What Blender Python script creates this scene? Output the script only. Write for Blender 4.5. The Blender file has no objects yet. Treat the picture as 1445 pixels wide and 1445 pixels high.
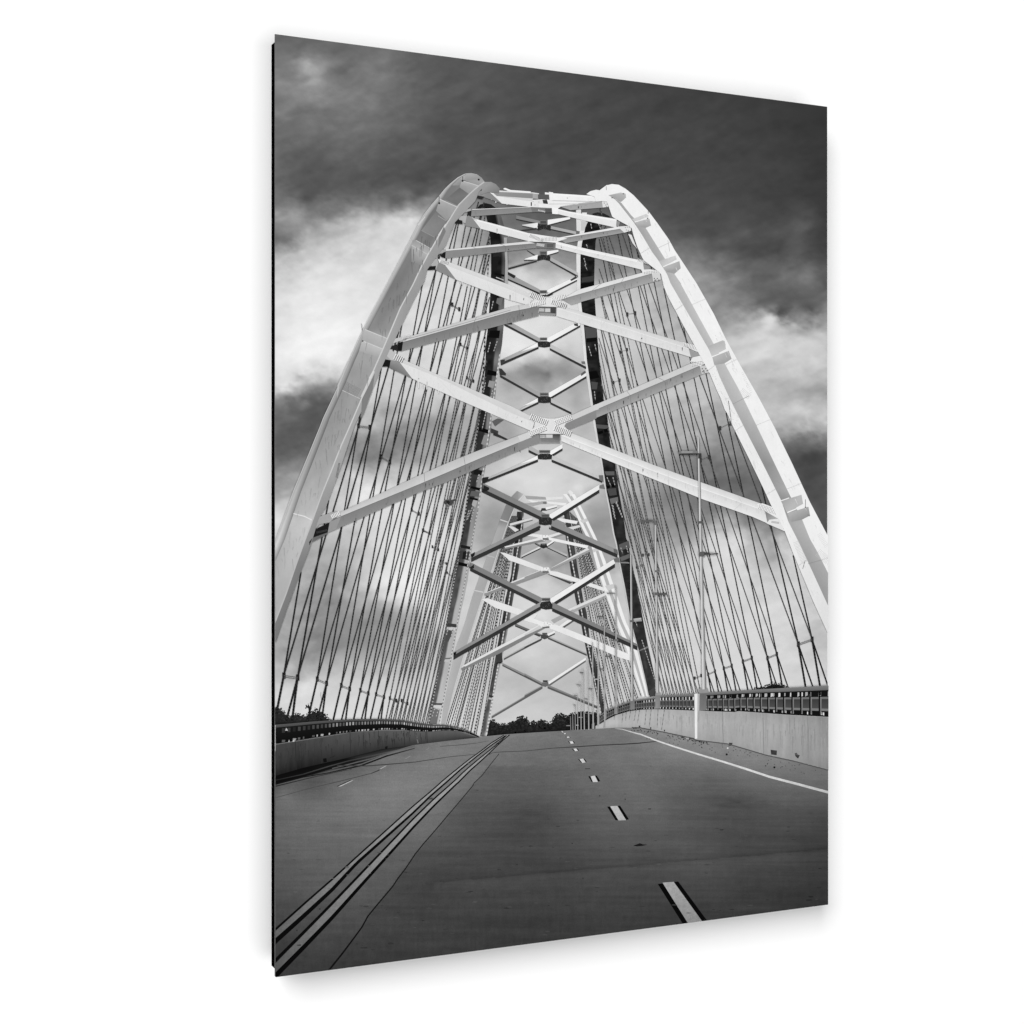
import bpy, math, random
import numpy as np
from mathutils import Vector, Matrix
from mathutils.geometry import tessellate_polygon

random.seed(7)
S = bpy.context.scene
COL = S.collection

# ------------------------------------------------------------------ camera
FPX = 2210.0                       # focal length in pixels of a 1445 px frame (55 mm on a 36 mm sensor)
CX, CY = 722.5, 713.0              # optical centre
H = 0.84                           # height of the print in metres
YAW = math.atan(4719.5 / FPX)      # direction of the print's width against the optical axis
SA, CA = math.sin(YAW), math.cos(YAW)
CAMX = (0.2515 * SA - CA * FPX / 1330.0) * H
CAMY = -(0.2515 * CA + SA * FPX / 1330.0) * H
cam_data = bpy.data.cameras.new('camera')
cam = bpy.data.objects.new('camera', cam_data)
COL.objects.link(cam)
S.camera = cam
cam_data.sensor_width = 36.0
cam_data.lens = FPX / 1445.0 * 36.0
cam_data.shift_y = -(722.5 - CY) / 1445.0
cam_data.clip_start = 0.05
cam_data.clip_end = 100
cam.location = (CAMX, CAMY, 0.0)
cam.rotation_euler = (math.pi / 2, 0, -(math.pi / 2 - YAW))

# ------------------------------------------------------------------ light
world = bpy.data.worlds.new('World')
S.world = world
world.use_nodes = True
bg = world.node_tree.nodes['Background']
bg.inputs['Color'].default_value = (1, 1, 1, 1)
bg.inputs['Strength'].default_value = 0.05

def softbox(name, loc, size, power):
    l = bpy.data.lights.new(name, 'AREA')
    l.shape = 'RECTANGLE'; l.size, l.size_y = size; l.energy = power
    o = bpy.data.objects.new(name, l)
    COL.objects.link(o)
    o.location = loc
    o.rotation_euler = (math.pi / 2, 0, 0)
    return o
softbox('key_softbox', (-6.00, -7.0, 5.46), (6.72, 6.72), 1532)      # up and to the left
softbox('front_softbox', (0.65, -7.0, -3.22), (7.42, 7.42), 435)    # low in front

S.view_settings.view_transform = 'Standard'
S.view_settings.look = 'None'
S.view_settings.exposure = 0.0
S.view_settings.gamma = 1.0
S.view_settings.use_curve_mapping = False
KLIGHT = 1.19                      # display value of a perfectly white surface on the print

# ------------------------------------------------------------------ materials
def lin(g):
    s = np.clip(np.asarray(g, float), 0, 255) / 255.0
    return np.where(s <= 0.04045, s / 12.92, ((s + 0.055) / 1.055) ** 2.4)

def principled(name, rough=0.6, spec=0.05):
    m = bpy.data.materials.new(name); m.use_nodes = True
    n = m.node_tree.nodes; b = n['Principled BSDF']
    b.inputs['Roughness'].default_value = rough
    b.inputs['Specular IOR Level'].default_value = spec
    return m, m.node_tree, b

def ink_material(name, grain=0.05, scale=(900, 900), coarse=0.0, cscale=(60, 60)):
    """Printed ink: the tone of the picture lies in the 'ink' attribute, paper grain is added by noise."""
    m, nt, b = principled(name, 0.55, 0.012)
    at = nt.nodes.new('ShaderNodeAttribute'); at.attribute_name = 'ink'
    tc = nt.nodes.new('ShaderNodeTexCoord')
    def layer(amount, sc):
        mp = nt.nodes.new('ShaderNodeMapping'); mp.inputs['Scale'].default_value = (sc[0], 1.0, sc[1])
        nz = nt.nodes.new('ShaderNodeTexNoise'); nz.inputs['Scale'].default_value = 1.0
        nz.inputs['Detail'].default_value = 3.0; nz.inputs['Roughness'].default_value = 0.6
        nt.links.new(tc.outputs['Object'], mp.inputs['Vector']); nt.links.new(mp.outputs['Vector'], nz.inputs['Vector'])
        mr = nt.nodes.new('ShaderNodeMapRange')
        mr.inputs['From Min'].default_value = 0.25; mr.inputs['From Max'].default_value = 0.75
        mr.inputs['To Min'].default_value = 1 - amount; mr.inputs['To Max'].default_value = 1 + amount
        nt.links.new(nz.outputs['Fac'], mr.inputs['Value'])
        return mr.outputs['Result']
    out = layer(grain, scale)
    if coarse:
        mu = nt.nodes.new('ShaderNodeMath'); mu.operation = 'MULTIPLY'
        nt.links.new(out, mu.inputs[0]); nt.links.new(layer(coarse, cscale), mu.inputs[1]); out = mu.outputs[0]
    mx = nt.nodes.new('ShaderNodeVectorMath'); mx.operation = 'SCALE'
    nt.links.new(at.outputs['Color'], mx.inputs[0]); nt.links.new(out, mx.inputs['Scale'])
    nt.links.new(mx.outputs['Vector'], b.inputs['Base Color'])
    return m

def plain_material(name, col, rough, spec, noise=0.02, scale=40):
    m, nt, b = principled(name, rough, spec)
    tc = nt.nodes.new('ShaderNodeTexCoord')
    nz = nt.nodes.new('ShaderNodeTexNoise'); nz.inputs['Scale'].default_value = scale; nz.inputs['Detail'].default_value = 4
    nt.links.new(tc.outputs['Object'], nz.inputs['Vector'])
    mr = nt.nodes.new('ShaderNodeMapRange')
    mr.inputs['To Min'].default_value = 1 - noise; mr.inputs['To Max'].default_value = 1 + noise
    nt.links.new(nz.outputs['Fac'], mr.inputs['Value'])
    rgb = nt.nodes.new('ShaderNodeRGB'); rgb.outputs[0].default_value = (*col, 1)
    mx = nt.nodes.new('ShaderNodeVectorMath'); mx.operation = 'SCALE'
    nt.links.new(rgb.outputs[0], mx.inputs[0]); nt.links.new(mr.outputs['Result'], mx.inputs['Scale'])
    nt.links.new(mx.outputs['Vector'], b.inputs['Base Color'])
    return m

M_SKY = ink_material('sky_ink', 0.018, (700, 700))
M_INK = ink_material('picture_ink', 0.035, (500, 500))
M_STEEL = ink_material('painted_steel_ink', 0.03, (420, 420), 0.05, (60, 22))
M_ROAD = ink_material('road_ink', 0.13, (800, 650), 0.07, (60, 130))
M_PAINT = ink_material('worn_paint_ink', 0.16, (700, 700), 0.16, (160, 220))
M_CONC = ink_material('concrete_ink', 0.05, (420, 260), 0.07, (170, 25))
M_WALL = plain_material('white_wall_paint', (0.93, 0.93, 0.93), 0.9, 0.0, 0.004, 8)
M_FRAME = plain_material('black_frame_lacquer', (0.0012, 0.0012, 0.0012), 0.7, 0.0, 0.2, 60)
M_PLATE = plain_material('white_aluminium_plate', (0.12, 0.12, 0.12), 0.5, 0.05, 0.03, 90)

# ------------------------------------------------------------------ tracing frame: where a point of the photographed picture lies on the print
def to_print(x, y):
    rx = (np.asarray(x, float) - CX) / FPX
    rz = -(np.asarray(y, float) - CY) / FPX
    dx = CA + SA * rx
    dy = SA - CA * rx
    t = -CAMY / dy
    return CAMX + t * dx, t * rz

W = float(to_print(1167.3, 713)[0])
LEFT, RIGHT = 388.0, 1167.3
CLIP = [(LEFT, 48.0), (RIGHT, 151.0), (RIGHT, 1276.0), (LEFT, 1378.3)]
def top_edge(x): return 48.0 + (x - LEFT) * (151.0 - 48.0) / (RIGHT - LEFT)
def bottom_edge(x): return 1378.3 + (x - LEFT) * (1276.0 - 1378.3) / (RIGHT - LEFT)

def clip_convex(poly):
    """poly: list of (x, y, g), clipped to the sheet."""
    for i in range(4):
        ax, ay = CLIP[i]; bx, by = CLIP[(i + 1) % 4]
        nx, ny = -(by - ay), (bx - ax)
        out = []
        if not poly: return poly
        for k in range(len(poly)):
            p, q = poly[k], poly[(k + 1) % len(poly)]
            dp = (p[0] - ax) * nx + (p[1] - ay) * ny
            dq = (q[0] - ax) * nx + (q[1] - ay) * ny
            if dp >= 0: out.append(p)
            if (dp >= 0) != (dq >= 0):
                t = dp / (dp - dq)
                out.append(tuple(p[j] + t * (q[j] - p[j]) for j in range(3)))
        poly = out
    return poly

LAYER = [10]
STEP = 1.5e-6
def link(name, mesh, parent=None, mat=None):
    o = bpy.data.objects.new(name, mesh)
    COL.objects.link(o)
    if mat is not None: mesh.materials.append(mat)
    if parent is not None: o.parent = parent
    return o

class Ink:
    """Collects flat printed shapes and links them as ONE mesh object."""
    def __init__(s, layer=None):
        s.v = []; s.f = []; s.fixed = layer
    def lay(s):
        if s.fixed is not None: return s.fixed
        LAYER[0] += 1
        return LAYER[0]
    def face(s, pts, L):
        inside = all(LEFT + 1 < p[0] < RIGHT - 1 and top_edge(p[0]) + 1 < p[1] < bottom_edge(p[0]) - 1 for p in pts)
        if not inside: pts = clip_convex(list(pts))
        if len(pts) < 3: return
        n = len(s.v)
        s.v += [(p[0], p[1], p[2], L) for p in pts]
        s.f.append(tuple(range(n, n + len(pts))))
    def poly(s, pts, g):
        L = s.lay()
        if not callable(g) and not isinstance(g, (list, tuple)):
            gs = [g] * len(pts)
        elif callable(g): gs = [g(*p) for p in pts]
        else: gs = list(g)
        P = [(p[0], p[1], q) for p, q in zip(pts, gs)]
        if len(P) == 3: s.face(P, L); return s
        if len(P) == 4:
            cr = [(P[(i + 1) % 4][0] - P[i][0]) * (P[(i + 2) % 4][1] - P[(i + 1) % 4][1]) - (P[(i + 1) % 4][1] - P[i][1]) * (P[(i + 2) % 4][0] - P[(i + 1) % 4][0]) for i in range(4)]
            if all(c > 0 for c in cr) or all(c < 0 for c in cr): s.face(P, L); return s
        for t in tessellate_polygon([[Vector((p[0], p[1], 0)) for p in P]]):
            s.face([P[i] for i in t], L)
        return s
    def strip(s, A, B, gA, gB, L=None):
        """quads between two polylines of equal length"""
        L = s.lay() if L is None else L
        fa = gA if isinstance(gA, (list, tuple)) else [gA] * len(A)
        fb = gB if isinstance(gB, (list, tuple)) else [gB] * len(B)
        for i in range(len(A) - 1):
            s.face([(*A[i], fa[i]), (*A[i + 1], fa[i + 1]), (*B[i + 1], fb[i + 1]), (*B[i], fb[i])], L)
        return s
    def line(s, pts, w, g, L=None):
        """w, g: number or list per point"""
        n = len(pts)
        ws = w if isinstance(w, (list, tuple)) else [w] * n
        if len(ws) == 2 and n > 2: ws = list(np.linspace(ws[0], ws[1], n))
        gs = g if isinstance(g, (list, tuple)) else [g] * n
        if len(gs) == 2 and n > 2: gs = list(np.linspace(gs[0], gs[1], n))
        A, B = [], []
        for i in range(n):
            a = pts[max(0, i - 1)]; b = pts[min(n - 1, i + 1)]
            dx, dy = b[0] - a[0], b[1] - a[1]
            l = math.hypot(dx, dy) or 1
            ox, oy = -dy / l * ws[i] / 2, dx / l * ws[i] / 2
            A.append((pts[i][0] + ox, pts[i][1] + oy)); B.append((pts[i][0] - ox, pts[i][1] - oy))
        return s.strip(A, B, gs, gs, L)
    def rope(s, p, q, w0, w1, dark=42, light=120, period=5.5, phase=0.0, L=None):
        """a twisted wire rope: strands show as beads along the line"""
        L = s.lay() if L is None else L
        l = math.hypot(q[0] - p[0], q[1] - p[1])
        n = max(2, int(l / period * 2))
        dx, dy = (q[0] - p[0]) / l, (q[1] - p[1]) / l
        for i in range(n):
            t0, t1 = i / n, (i + 1) / n
            d = dark if (i + int(phase)) % 2 == 0 else light
            w = (w0 + (w1 - w0) * (t0 + t1) / 2) * (1.0 if (i + int(phase)) % 2 == 0 else 0.92)
            a = (p[0] + (q[0] - p[0]) * t0, p[1] + (q[1] - p[1]) * t0)
            b = (p[0] + (q[0] - p[0]) * t1, p[1] + (q[1] - p[1]) * t1)
            ox, oy = -dy * w / 2, dx * w / 2
            s.face([(a[0] + ox, a[1] + oy, d), (b[0] + ox, b[1] + oy, d), (b[0] - ox, b[1] - oy, d), (a[0] - ox, a[1] - oy, d)], L)
        return s
    def dots(s, pts, r, g):
        L = s.lay()
        for (x, y) in pts:
            s.face([(x + r * math.cos(a), y + r * math.sin(a), g) for a in (0, 1.05, 2.09, 3.14, 4.19, 5.24)], L)
        return s
    def band(s, xl, xr, y0, y1, shade, ny=60, nu=4):
        """fills between two lines x(y) with tone shade(u, y)"""
        L = s.lay()
        for j in range(ny):
            ya, yb = y0 + (y1 - y0) * j / ny, y0 + (y1 - y0) * (j + 1) / ny
            for i in range(nu):
                ua, ub = i / nu, (i + 1) / nu
                def P(u, y):
                    a, b = xl(y), xr(y)
                    return (a + (b - a) * u, y, shade(u, y))
                s.face([P(ua, ya), P(ub, ya), P(ub, yb), P(ua, yb)], L)
        return s
    def field(s, x0, x1, yt, yb, shade, nx, ny):
        """fills between two lines y(x) with tone shade(X, Y arrays)"""
        L = s.lay()
        xs = np.linspace(x0, x1, nx + 1); vs = np.linspace(0, 1, ny + 1)
        X = np.repeat(xs[:, None], ny + 1, 1)
        T = np.array([yt(x) for x in xs]); B = np.array([yb(x) for x in xs])
        Y = T[:, None] + (B - T)[:, None] * vs[None, :]
        G = shade(X, Y)
        n = len(s.v)
        s.v += list(zip(X.ravel(), Y.ravel(), G.ravel(), [L] * X.size))
        for i in range(nx):
            for j in range(ny):
                a = n + i * (ny + 1) + j
                s.f.append((a, a + 1, a + ny + 2, a + ny + 1))
        return s
    def build(s, name, parent, mat=None, label=None, kind=None):
        me = bpy.data.meshes.new(name)
        V = np.array(s.v)
        px, pz = to_print(V[:, 0], V[:, 1])
        co = np.stack([px, -V[:, 3] * STEP, pz], 1)
        # every face turned towards the viewer
        fs = []
        for f in s.f:
            a, b, c = co[f[0]], co[f[1]], co[f[2]]
            cr = (b[0] - a[0]) * (c[2] - a[2]) - (b[2] - a[2]) * (c[0] - a[0])
            fs.append(f if cr > 0 else f[::-1])
        me.from_pydata(co.tolist(), [], fs)
        at = me.color_attributes.new('ink', 'FLOAT_COLOR', 'POINT')
        g = lin(V[:, 2]) / KLIGHT
        at.data.foreach_set('color', np.stack([g, g, g, np.ones_like(g)], 1).ravel())
        o = link(name, me, parent, mat or M_INK)
        if label: o['label'] = label
        if kind: o['kind'] = kind
        return o

def T(ox, oy, size):
    k = size / 1445.0
    def f(*a):
        return [(ox + a[i] * k, oy + a[i + 1] * k) for i in range(0, len(a), 2)]
    return f
t1, t2, t3, t4 = T(580, 230, 200), T(760, 230, 200), T(520, 400, 200), T(680, 400, 200)
t5, t6, t7, t8 = T(840, 400, 200), T(385, 600, 200), T(550, 560, 200), T(720, 560, 200)
t9, t10, t11 = T(970, 560, 200), T(580, 680, 200), T(740, 680, 200)
t12, t13, t14 = T(580, 860, 200), T(740, 860, 200), T(385, 780, 200)
t15, t16, t17 = T(385, 940, 200), T(900, 760, 200), T(980, 780, 200)
t18, t19 = T(840, 920, 200), T(980, 940, 200)
b3, b4, b5, b6 = T(380, 400, 400), T(780, 400, 400), T(380, 700, 400), T(780, 700, 400)
b7, b8 = T(380, 1000, 400), T(780, 1000, 400)
r1, r2, r3, r4 = T(385, 1180, 200), T(520, 1100, 140), T(620, 1020, 120), T(780, 1020, 120)

def xofy(pts):
    p = sorted(pts, key=lambda q: q[1]); ys = [q[1] for q in p]; xs = [q[0] for q in p]
    s0 = (xs[1] - xs[0]) / (ys[1] - ys[0]); s1 = (xs[-1] - xs[-2]) / (ys[-1] - ys[-2])
    def f(y):
        if y < ys[0]: return xs[0] + s0 * (y - ys[0])
        if y > ys[-1]: return xs[-1] + s1 * (y - ys[-1])
        return float(np.interp(y, ys, xs))
    return f
def yofx(pts):
    g = xofy([(q[1], q[0]) for q in pts])
    return g
def ramp(*kv):
    xs = kv[0::2]; vs = kv[1::2]
    return lambda x: float(np.interp(x, xs, vs))

# value noise
def vnoise(x, y, seed):
    xi = np.floor(x).astype(np.int64); yi = np.floor(y).astype(np.int64)
    fx = x - xi; fy = y - yi
    fx = fx * fx * (3 - 2 * fx); fy = fy * fy * (3 - 2 * fy)
    def h(a, b):
        n = (a * 374761393 + b * 668265263 + seed * 2147483647) & 0xffffffff
        n = ((n ^ (n >> 13)) * 1274126177) & 0xffffffff
        return ((n ^ (n >> 16)) & 0xffff) / 65535.0
    return (h(xi, yi) * (1 - fx) + h(xi + 1, yi) * fx) * (1 - fy) + (h(xi, yi + 1) * (1 - fx) + h(xi + 1, yi + 1) * fx) * fy
def fbm(x, y, seed, octaves=5):
    s = 0; a = 0.5
    for o in range(octaves):
        s = s + a * (vnoise(x, y, seed + o) - 0.5); x = x * 2.03; y = y * 2.03; a *= 0.55
    return s
def tone_map(points):
    """smooth tone through the given (x, y, tone) samples"""
    P = np.array(points, float)
    d = np.hypot(P[:, None, 0] - P[None, :, 0], P[:, None, 1] - P[None, :, 1])
    n = len(P)
    A = np.zeros((n + 1, n + 1)); A[:n, :n] = d + np.eye(n) * -3.0; A[n, :n] = 1; A[:n, n] = 1
    w = np.linalg.solve(A, np.append(P[:, 2], 0))
    def f(X, Y):
        out = np.full(X.shape, w[n])
        for i in range(n):
            out = out + w[i] * np.hypot(X - P[i, 0], Y - P[i, 1])
        return out
    return f

# ------------------------------------------------------------------ wall, print body
def box_mesh(name, x0, x1, y0, y1, z0, z1, parent, mat, bevel=0.0):
    import bmesh
    bm = bmesh.new()
    bmesh.ops.create_cube(bm, size=1.0)
    for v in bm.verts:
        v.co = Vector(((x0 + x1) / 2 + v.co.x * (x1 - x0), (y0 + y1) / 2 + v.co.y * (y1 - y0), (z0 + z1) / 2 + v.co.z * (z1 - z0)))
    if bevel: bmesh.ops.bevel(bm, geom=bm.edges[:], offset=bevel, segments=2, affect='EDGES', profile=0.5)
    me = bpy.data.meshes.new(name); bm.to_mesh(me); bm.free()
    return link(name, me, parent, mat)

WALL_Y = 0.0370
wall = box_mesh('wall', -6, 7, WALL_Y, WALL_Y + 0.15, -4, 4, None, M_WALL)
wall['kind'] = 'structure'

root = bpy.data.objects.new('wall_print', None)
COL.objects.link(root)
root.empty_display_size = 0.1
root['label'] = 'tall black-and-white photo print of a white steel arch bridge, floating off the white wall'
root['category'] = 'wall print'
box_mesh('print_plate', 0, W, 0.0, 0.0012, -H / 2, H / 2, root, M_PLATE)
INS = 0.0034; DEP = 0.0225
# the black frame behind the plate: four rails
import bmesh
bm = bmesh.new()
def add_box(bm, x0, x1, y0, y1, z0, z1):
    r = bmesh.ops.create_cube(bm, size=1.0)
    for v in r['verts']:
        v.co = Vector(((x0 + x1) / 2 + v.co.x * (x1 - x0), (y0 + y1) / 2 + v.co.y * (y1 - y0), (z0 + z1) / 2 + v.co.z * (z1 - z0)))
RW = 0.03
add_box(bm, INS, INS + RW, 0.0014, DEP, -H / 2 + INS, H / 2 - INS)
add_box(bm, W - INS - RW, W - INS, 0.0014, DEP, -H / 2 + INS, H / 2 - INS)
add_box(bm, INS + RW, W - INS - RW, 0.0014, DEP, H / 2 - INS - RW, H / 2 - INS)
add_box(bm, INS + RW, W - INS - RW, 0.0014, DEP, -H / 2 + INS, -H / 2 + INS + RW)
me = bpy.data.meshes.new('backing_frame'); bm.to_mesh(me); bm.free()
link('backing_frame', me, root, M_FRAME)['label'] = 'black backing frame behind the picture'

# ------------------------------------------------------------------ printed sky
SKY = [
 (388,55,105),(415,100,118),(432,95,150),(438,115,150),(432,75,108),(470,70,105),(480,105,112),(525,105,122),(550,110,112),(600,110,93),(700,115,85),(800,125,77),(900,135,69),(1000,145,65),(1100,150,60),(1165,155,56),
 (388,150,116),(395,118,128),(430,150,118),(480,150,117),(530,150,112),(600,150,92),(700,150,82),(800,150,76),(900,150,71),(1000,150,68),
 (388,200,106),(430,200,107),(480,205,106),(530,200,101),(600,200,88),(700,200,79),(800,200,73),(900,200,72),(1000,200,70),(1100,200,64),(1165,200,58),
 (388,240,100),(420,228,92),(450,222,90),(480,250,94),(530,250,88),(600,250,84),(640,230,82),(720,240,80),(800,250,73),(900,250,72),(1000,250,74),(1100,250,66),(1165,250,59),
 (388,280,118),(430,275,95),(470,270,92),(500,285,108),(530,290,125),(560,285,120),(590,275,105),(950,280,76),(1000,300,78),(1050,300,74),(1100,300,68),(1165,300,62),
 (388,305,142),(410,300,150),(440,300,132),(480,308,150),(515,308,185),(550,310,192),(585,310,208),
 (388,335,118),(410,335,128),(440,330,168),(480,335,192),(530,335,205),(570,335,212),(960,330,88),(1000,330,80),(1050,325,88),(1100,330,86),(1130,322,88),(1165,330,66),
 (388,360,172),(430,355,192),(480,355,205),(540,355,212),(975,355,112),(1000,355,98),(1050,350,78),(1100,350,72),(1165,350,66),
 (388,400,216),(430,400,226),(480,400,226),(530,400,222),(990,395,150),(1010,390,140),(1035,395,128),(1060,395,105),(1100,390,112),(1140,385,120),(1165,395,92),
 (388,430,218),(430,430,228),(480,430,228),(1005,425,140),(1040,420,122),(1070,430,108),(1100,440,95),(1140,440,100),(1165,430,125),
 (388,460,222),(430,460,232),(480,460,238),(1015,455,160),(1040,460,178),(1068,455,185),(1085,449,205),(1095,455,190),(1120,460,175),(1165,458,158),
 (1030,480,190),(1060,475,205),(1090,470,205),(1130,475,205),(1165,475,196),
 (388,500,226),(430,500,238),(470,500,238),(500,490,232),(1045,500,205),(1090,500,212),(1130,500,208),(1165,500,205),
 (388,530,215),(430,530,222),(460,525,215),(480,535,200),(1060,540,195),(1090,535,188),(1130,530,192),(1165,535,185),
 (388,553,195),(405,550,205),(420,548,208),(430,532,180),(445,545,150),(470,550,140),(1075,560,190),(1110,558,178),(1140,555,168),(1165,560,158),
 (388,565,140),(410,565,125),(440,570,108),(465,575,105),(1080,580,192),(1120,582,198),(1165,580,195),
 (388,600,105),(420,600,98),(450,600,92),(1095,602,178),(1130,600,195),(1165,600,192),
 (1105,615,150),(1135,616,130),(1165,616,135),
 (388,630,100),(420,630,98),(1110,640,95),(1140,640,82),(1165,640,84),
 (388,655,120),(420,655,130),(1120,670,82),(1165,670,84),
 (388,680,150),(410,685,160),(1135,700,85),(1165,700,88),(388,705,178),(405,700,172),(388,740,222),(1155,740,92),(1166,750,92),
 (620,400,214),(660,430,216),(600,450,217),(560,470,216),(690,350,150),(640,340,190),(650,320,180),(720,330,118),(720,310,112),(766,330,108),(820,330,112),(857,347,115),(890,345,112),(840,310,110),
 (720,365,150),(700,385,200),(732,385,210),(766,377,168),(766,395,190),(766,408,216),(800,400,215),(812,365,140),(850,389,150),(880,375,135),(895,380,140),
 (560,500,215),(600,510,214),(640,520,215),(660,480,220),(540,530,210),(530,555,195),(600,550,206),(640,550,205),
 (530,585,185),(546,577,170),(580,560,200),(560,575,195),(610,575,190),(650,585,180),(665,560,190),
 (500,560,205),(515,600,190),(530,605,178),(574,610,148),(600,600,150),(629,594,150),(574,625,128),(550,630,135),(520,620,150),(620,620,165),(595,625,160),(660,620,168),(600,645,162),(640,650,180),(580,640,150),
 (500,640,150),(490,660,160),(520,650,135),(545,650,140),(535,668,190),(510,675,200),(600,670,200),(570,665,190),(650,680,195),
 (480,700,200),(520,690,222),(560,700,222),(620,710,205),(660,700,192),(450,740,190),(500,750,200),(550,745,215),(620,750,222),(650,740,200),
 (440,790,170),(470,790,178),(500,785,190),(530,780,212),(560,785,225),(620,790,222),(640,820,200),(430,825,164),(470,820,160),(505,825,195),(530,830,215),(545,820,228),(580,825,238),(610,850,225),
 (430,855,160),(470,850,145),(500,855,160),(525,852,180),(560,855,220),(600,870,210),(620,890,205),
 (415,880,165),(445,885,142),(480,885,146),(520,870,150),(550,868,160),(585,875,170),(610,905,190),
 (400,910,165),(430,915,155),(470,910,142),(520,910,150),(560,910,165),(600,930,188),
 (395,940,178),(430,935,162),(450,945,180),(480,945,186),(520,945,188),(560,950,192),(600,960,205),
 (395,965,200),(430,965,215),(480,970,208),(530,970,208),(580,985,214),(400,1000,214),(450,1000,216),(500,1000,216),(560,1005,216),
 (740,445,218),(766,455,222),(800,445,220),(726,475,226),(735,495,228),(800,480,212),(815,500,205),(720,500,224),(766,500,214),(740,518,150),(768,532,126),(800,525,152),(815,520,170),(760,512,175),(735,505,210),
 (712,525,190),(720,545,165),(735,550,172),(768,548,165),(790,545,190),(820,545,175),(815,560,172),(715,565,180),(740,570,192),(770,580,190),(800,575,192),
 (700,580,190),(705,600,172),(720,620,168),(740,655,214),(715,660,205),(800,655,205),(830,620,190),(835,600,185),(815,635,195),
 (768,670,218),(740,680,218),(715,680,210),(800,680,205),(815,690,222),(845,690,190),(690,700,195),(690,715,170),(688,735,158),(700,750,162),(850,720,165),(848,745,150),(860,770,165),(690,775,175),(680,800,205),(668,840,208),
 (865,800,175),(872,840,195),(875,815,205),(768,705,215),(768,765,190),(768,785,146),(740,790,170),(800,790,150),(768,800,180),(768,820,206),(768,845,216),(735,835,210),(800,840,200),(770,868,222),(740,890,205),(805,890,195),
 (770,915,205),(745,930,212),(800,930,198),(722,945,195),(815,955,190),(740,955,188),(720,970,192),(730,990,200),(768,990,200),(800,990,195),(820,1005,205),(700,1010,208),(740,1020,210),
 (700,620,170),(850,640,200),
 (860,420,196),(895,420,192),(909,414,195),(930,420,180),(860,470,206),(930,470,196),(955,470,185),(870,520,206),(930,520,186),(960,520,190),(880,570,206),(940,570,192),(985,560,200),(1010,575,172),(997,602,172),(960,610,178),
 (900,620,196),(930,640,180),(1000,625,160),(1025,615,155),(900,660,186),(950,655,150),(1005,650,125),(1040,655,132),(1045,680,112),(1010,690,112),
 (900,700,172),(935,700,140),(965,700,128),(1060,710,115),(1080,720,118),(900,740,156),(940,730,140),(960,745,145),(1000,735,140),(1030,735,165),(1035,747,192),(1060,740,150),(1090,750,150),
 (900,765,165),(930,765,172),(960,765,165),(1000,762,212),(1040,765,210),(1075,755,160),(1085,770,172),(1105,765,200),(1090,790,168),(1070,800,190),(1000,795,216),(1040,790,216),(1125,790,218),(1075,775,185),
 (900,800,185),(930,800,195),(960,800,205),(920,830,206),(960,840,212),(1000,830,215),(1040,820,216),(1080,820,210),(1120,830,218),(930,880,214),(1000,880,218),(1060,880,216),(1120,880,216),(1155,870,205),(1150,900,190),(1165,925,205),(940,940,214),(1000,940,216),(1060,950,220),(1120,950,216),(1160,960,214),(900,900,210),
]
sky_tone = tone_map(SKY)
def sky_shade(X, Y):
    wx = 24 * fbm(X / 70, Y / 45, 3) + 15 * fbm(X / 16, Y / 11, 5, 4); wy = 20 * fbm(X / 70, Y / 45, 11) + 13 * fbm(X / 16, Y / 10, 13, 4)
    g = sky_tone(X + wx, Y + wy)
    env = np.interp(g, [55, 90, 150, 210, 240], [6, 13, 28, 18, 10])
    arch = np.clip((Y - 330) / 60, 0, 1) * np.clip((X - (700 - (Y - 300) * .42)) / 40, 0, 1) * np.clip(((840 + (Y - 300) * .42) - X) / 40, 0, 1)
    env = env * (1 - .5 * arch)
    th = -0.35
    U = X * math.cos(th) + Y * math.sin(th); V = -X * math.sin(th) + Y * math.cos(th)
    ridge = 0.5 - np.abs(fbm(U / 52, V / 17, 25, 6)) * 2.4
    g = g + env * (fbm(U / 60, V / 20, 21, 7) * 0.8 + 0.35 * (ridge - 0.25) + 0.55 * fbm(X / 15, Y / 10, 31, 5))
    def blur(a, r):
        for ax in (0, 1):
            p = np.concatenate([np.repeat(a.take([0], ax), r + 1, ax), a, np.repeat(a.take([-1], ax), r, ax)], ax)
            c = np.cumsum(p, ax)
            n = a.shape[ax]
            a = (c.take(range(2 * r + 1, 2 * r + 1 + n), ax) - c.take(range(0, n), ax)) / (2 * r + 1)
        return a
    g = g + (0.55 - 0.35 * arch) * (g - blur(g, 9)) + 0.2 * (g - blur(g, 24))
    return np.clip(g, 38, 246)
sk = Ink()
sk.field(LEFT, RIGHT, top_edge, lambda x: 1060.0, sky_shade, 390, 480)
sk.build('sky', root, M_SKY, 'dark stormy sky with bright cloud banks in the picture')

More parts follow.
